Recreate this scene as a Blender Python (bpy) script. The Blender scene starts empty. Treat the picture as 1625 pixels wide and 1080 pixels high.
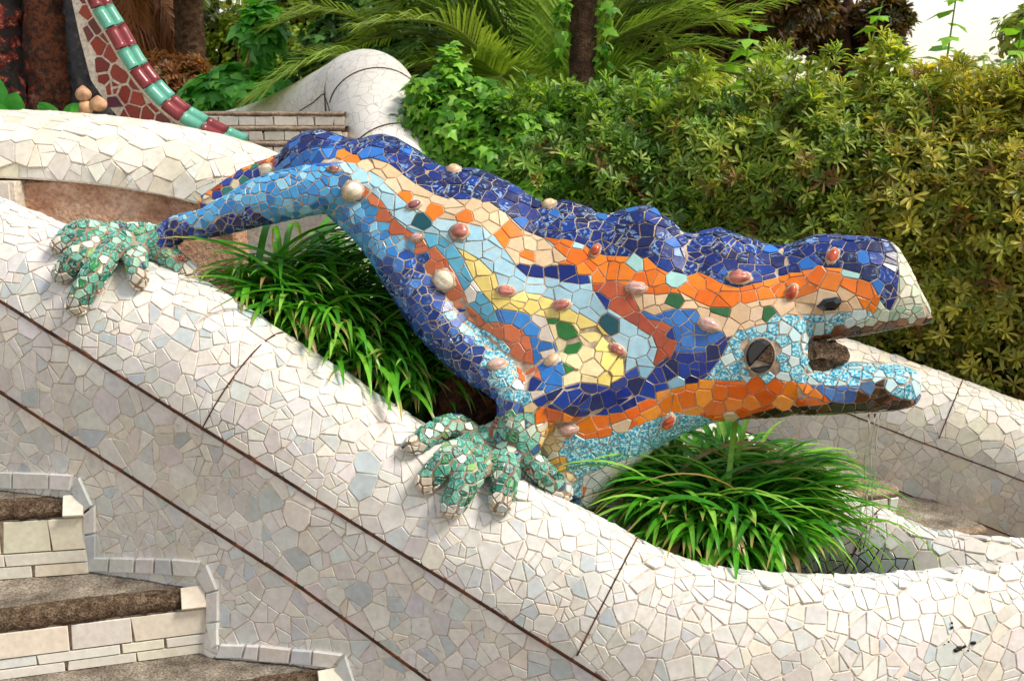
import bpy, bmesh, math, random
import numpy as np
from mathutils import Vector, Matrix, kdtree, noise
from mathutils.bvhtree import BVHTree
random.seed(7); rng = np.random.default_rng(7)
SC = bpy.context.scene; COL = SC.collection
R_ = math.radians
# ------------------------------------------------------------------ camera, sky, sun, exposure
cam = bpy.data.cameras.new('camera'); cam_o = bpy.data.objects.new('camera', cam); COL.objects.link(cam_o)
CAM = np.array([0.0, 0.0, 2.2])
cam_o.location = CAM; cam_o.rotation_euler = (R_(78), 0, 0)
cam.sensor_width = 36; cam.lens = 36*1742/1625; cam.clip_start = .05; cam.clip_end = 2000
cam.dof.use_dof = True; cam.dof.focus_distance = 4.1; cam.dof.aperture_fstop = 7.0
SC.camera = cam_o
SUN_EL, SUN_AZ = 50, 106            # degrees; azimuth clockwise from +Y
w = bpy.data.worlds.new('World'); SC.world = w; w.use_nodes = True
wn = w.node_tree.nodes; sky = wn.new('ShaderNodeTexSky'); sky.sky_type = 'NISHITA'; sky.sun_disc = False
sky.sun_elevation = R_(SUN_EL); sky.sun_rotation = R_(SUN_AZ); sky.dust_density = 2.0; sky.air_density = 1.0; sky.ozone_density = .6
w.node_tree.links.new(sky.outputs[0], wn['Background'].inputs[0]); wn['Background'].inputs[1].default_value = .08
# thin bright overcast: an even warm-white veil over the clear sky
veil = wn.new('ShaderNodeBackground'); veil.inputs[0].default_value = (1, .945, .845, 1); veil.inputs[1].default_value = .44
# hazy air is brighter and creamier towards the horizon, all the way round
tcw = wn.new('ShaderNodeTexCoord'); sep = wn.new('ShaderNodeSeparateXYZ'); w.node_tree.links.new(tcw.outputs['Generated'], sep.inputs[0])
hz = wn.new('ShaderNodeValToRGB'); hz.color_ramp.elements[0].position = .0; hz.color_ramp.elements[0].color = (.98, .86, .66, 1); hz.color_ramp.elements[1].position = .45; hz.color_ramp.elements[1].color = (.43, .425, .41, 1)
w.node_tree.links.new(sep.outputs['Z'], hz.inputs[0]); w.node_tree.links.new(hz.outputs[0], veil.inputs[0]); veil.inputs[1].default_value = .76
addw = wn.new('ShaderNodeAddShader'); w.node_tree.links.new(wn['Background'].outputs[0], addw.inputs[0]); w.node_tree.links.new(veil.outputs[0], addw.inputs[1])
w.node_tree.links.new(addw.outputs[0], wn['World Output'].inputs[0])
sl = bpy.data.lights.new('sun', 'SUN'); sl.energy = 3.6; sl.angle = R_(18); sl.color = (1, .92, .80)
so = bpy.data.objects.new('sun', sl); COL.objects.link(so)
sd = Vector((math.sin(R_(SUN_AZ))*math.cos(R_(SUN_EL)), math.cos(R_(SUN_AZ))*math.cos(R_(SUN_EL)), math.sin(R_(SUN_EL))))
so.rotation_euler = sd.to_track_quat('Z', 'Y').to_euler(); so.location = (3, 3, 8)
SC.view_settings.view_transform = 'Standard'; SC.view_settings.look = 'None'
SC.view_settings.exposure = .36; SC.view_settings.gamma = 1; SC.view_settings.use_curve_mapping = False
SC.render.engine = 'CYCLES'
SC.cycles.max_bounces = 6; SC.cycles.diffuse_bounces = 3; SC.cycles.glossy_bounces = 3; SC.cycles.transparent_max_bounces = 6
SC.cycles.caustics_reflective = False; SC.cycles.caustics_refractive = False

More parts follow.
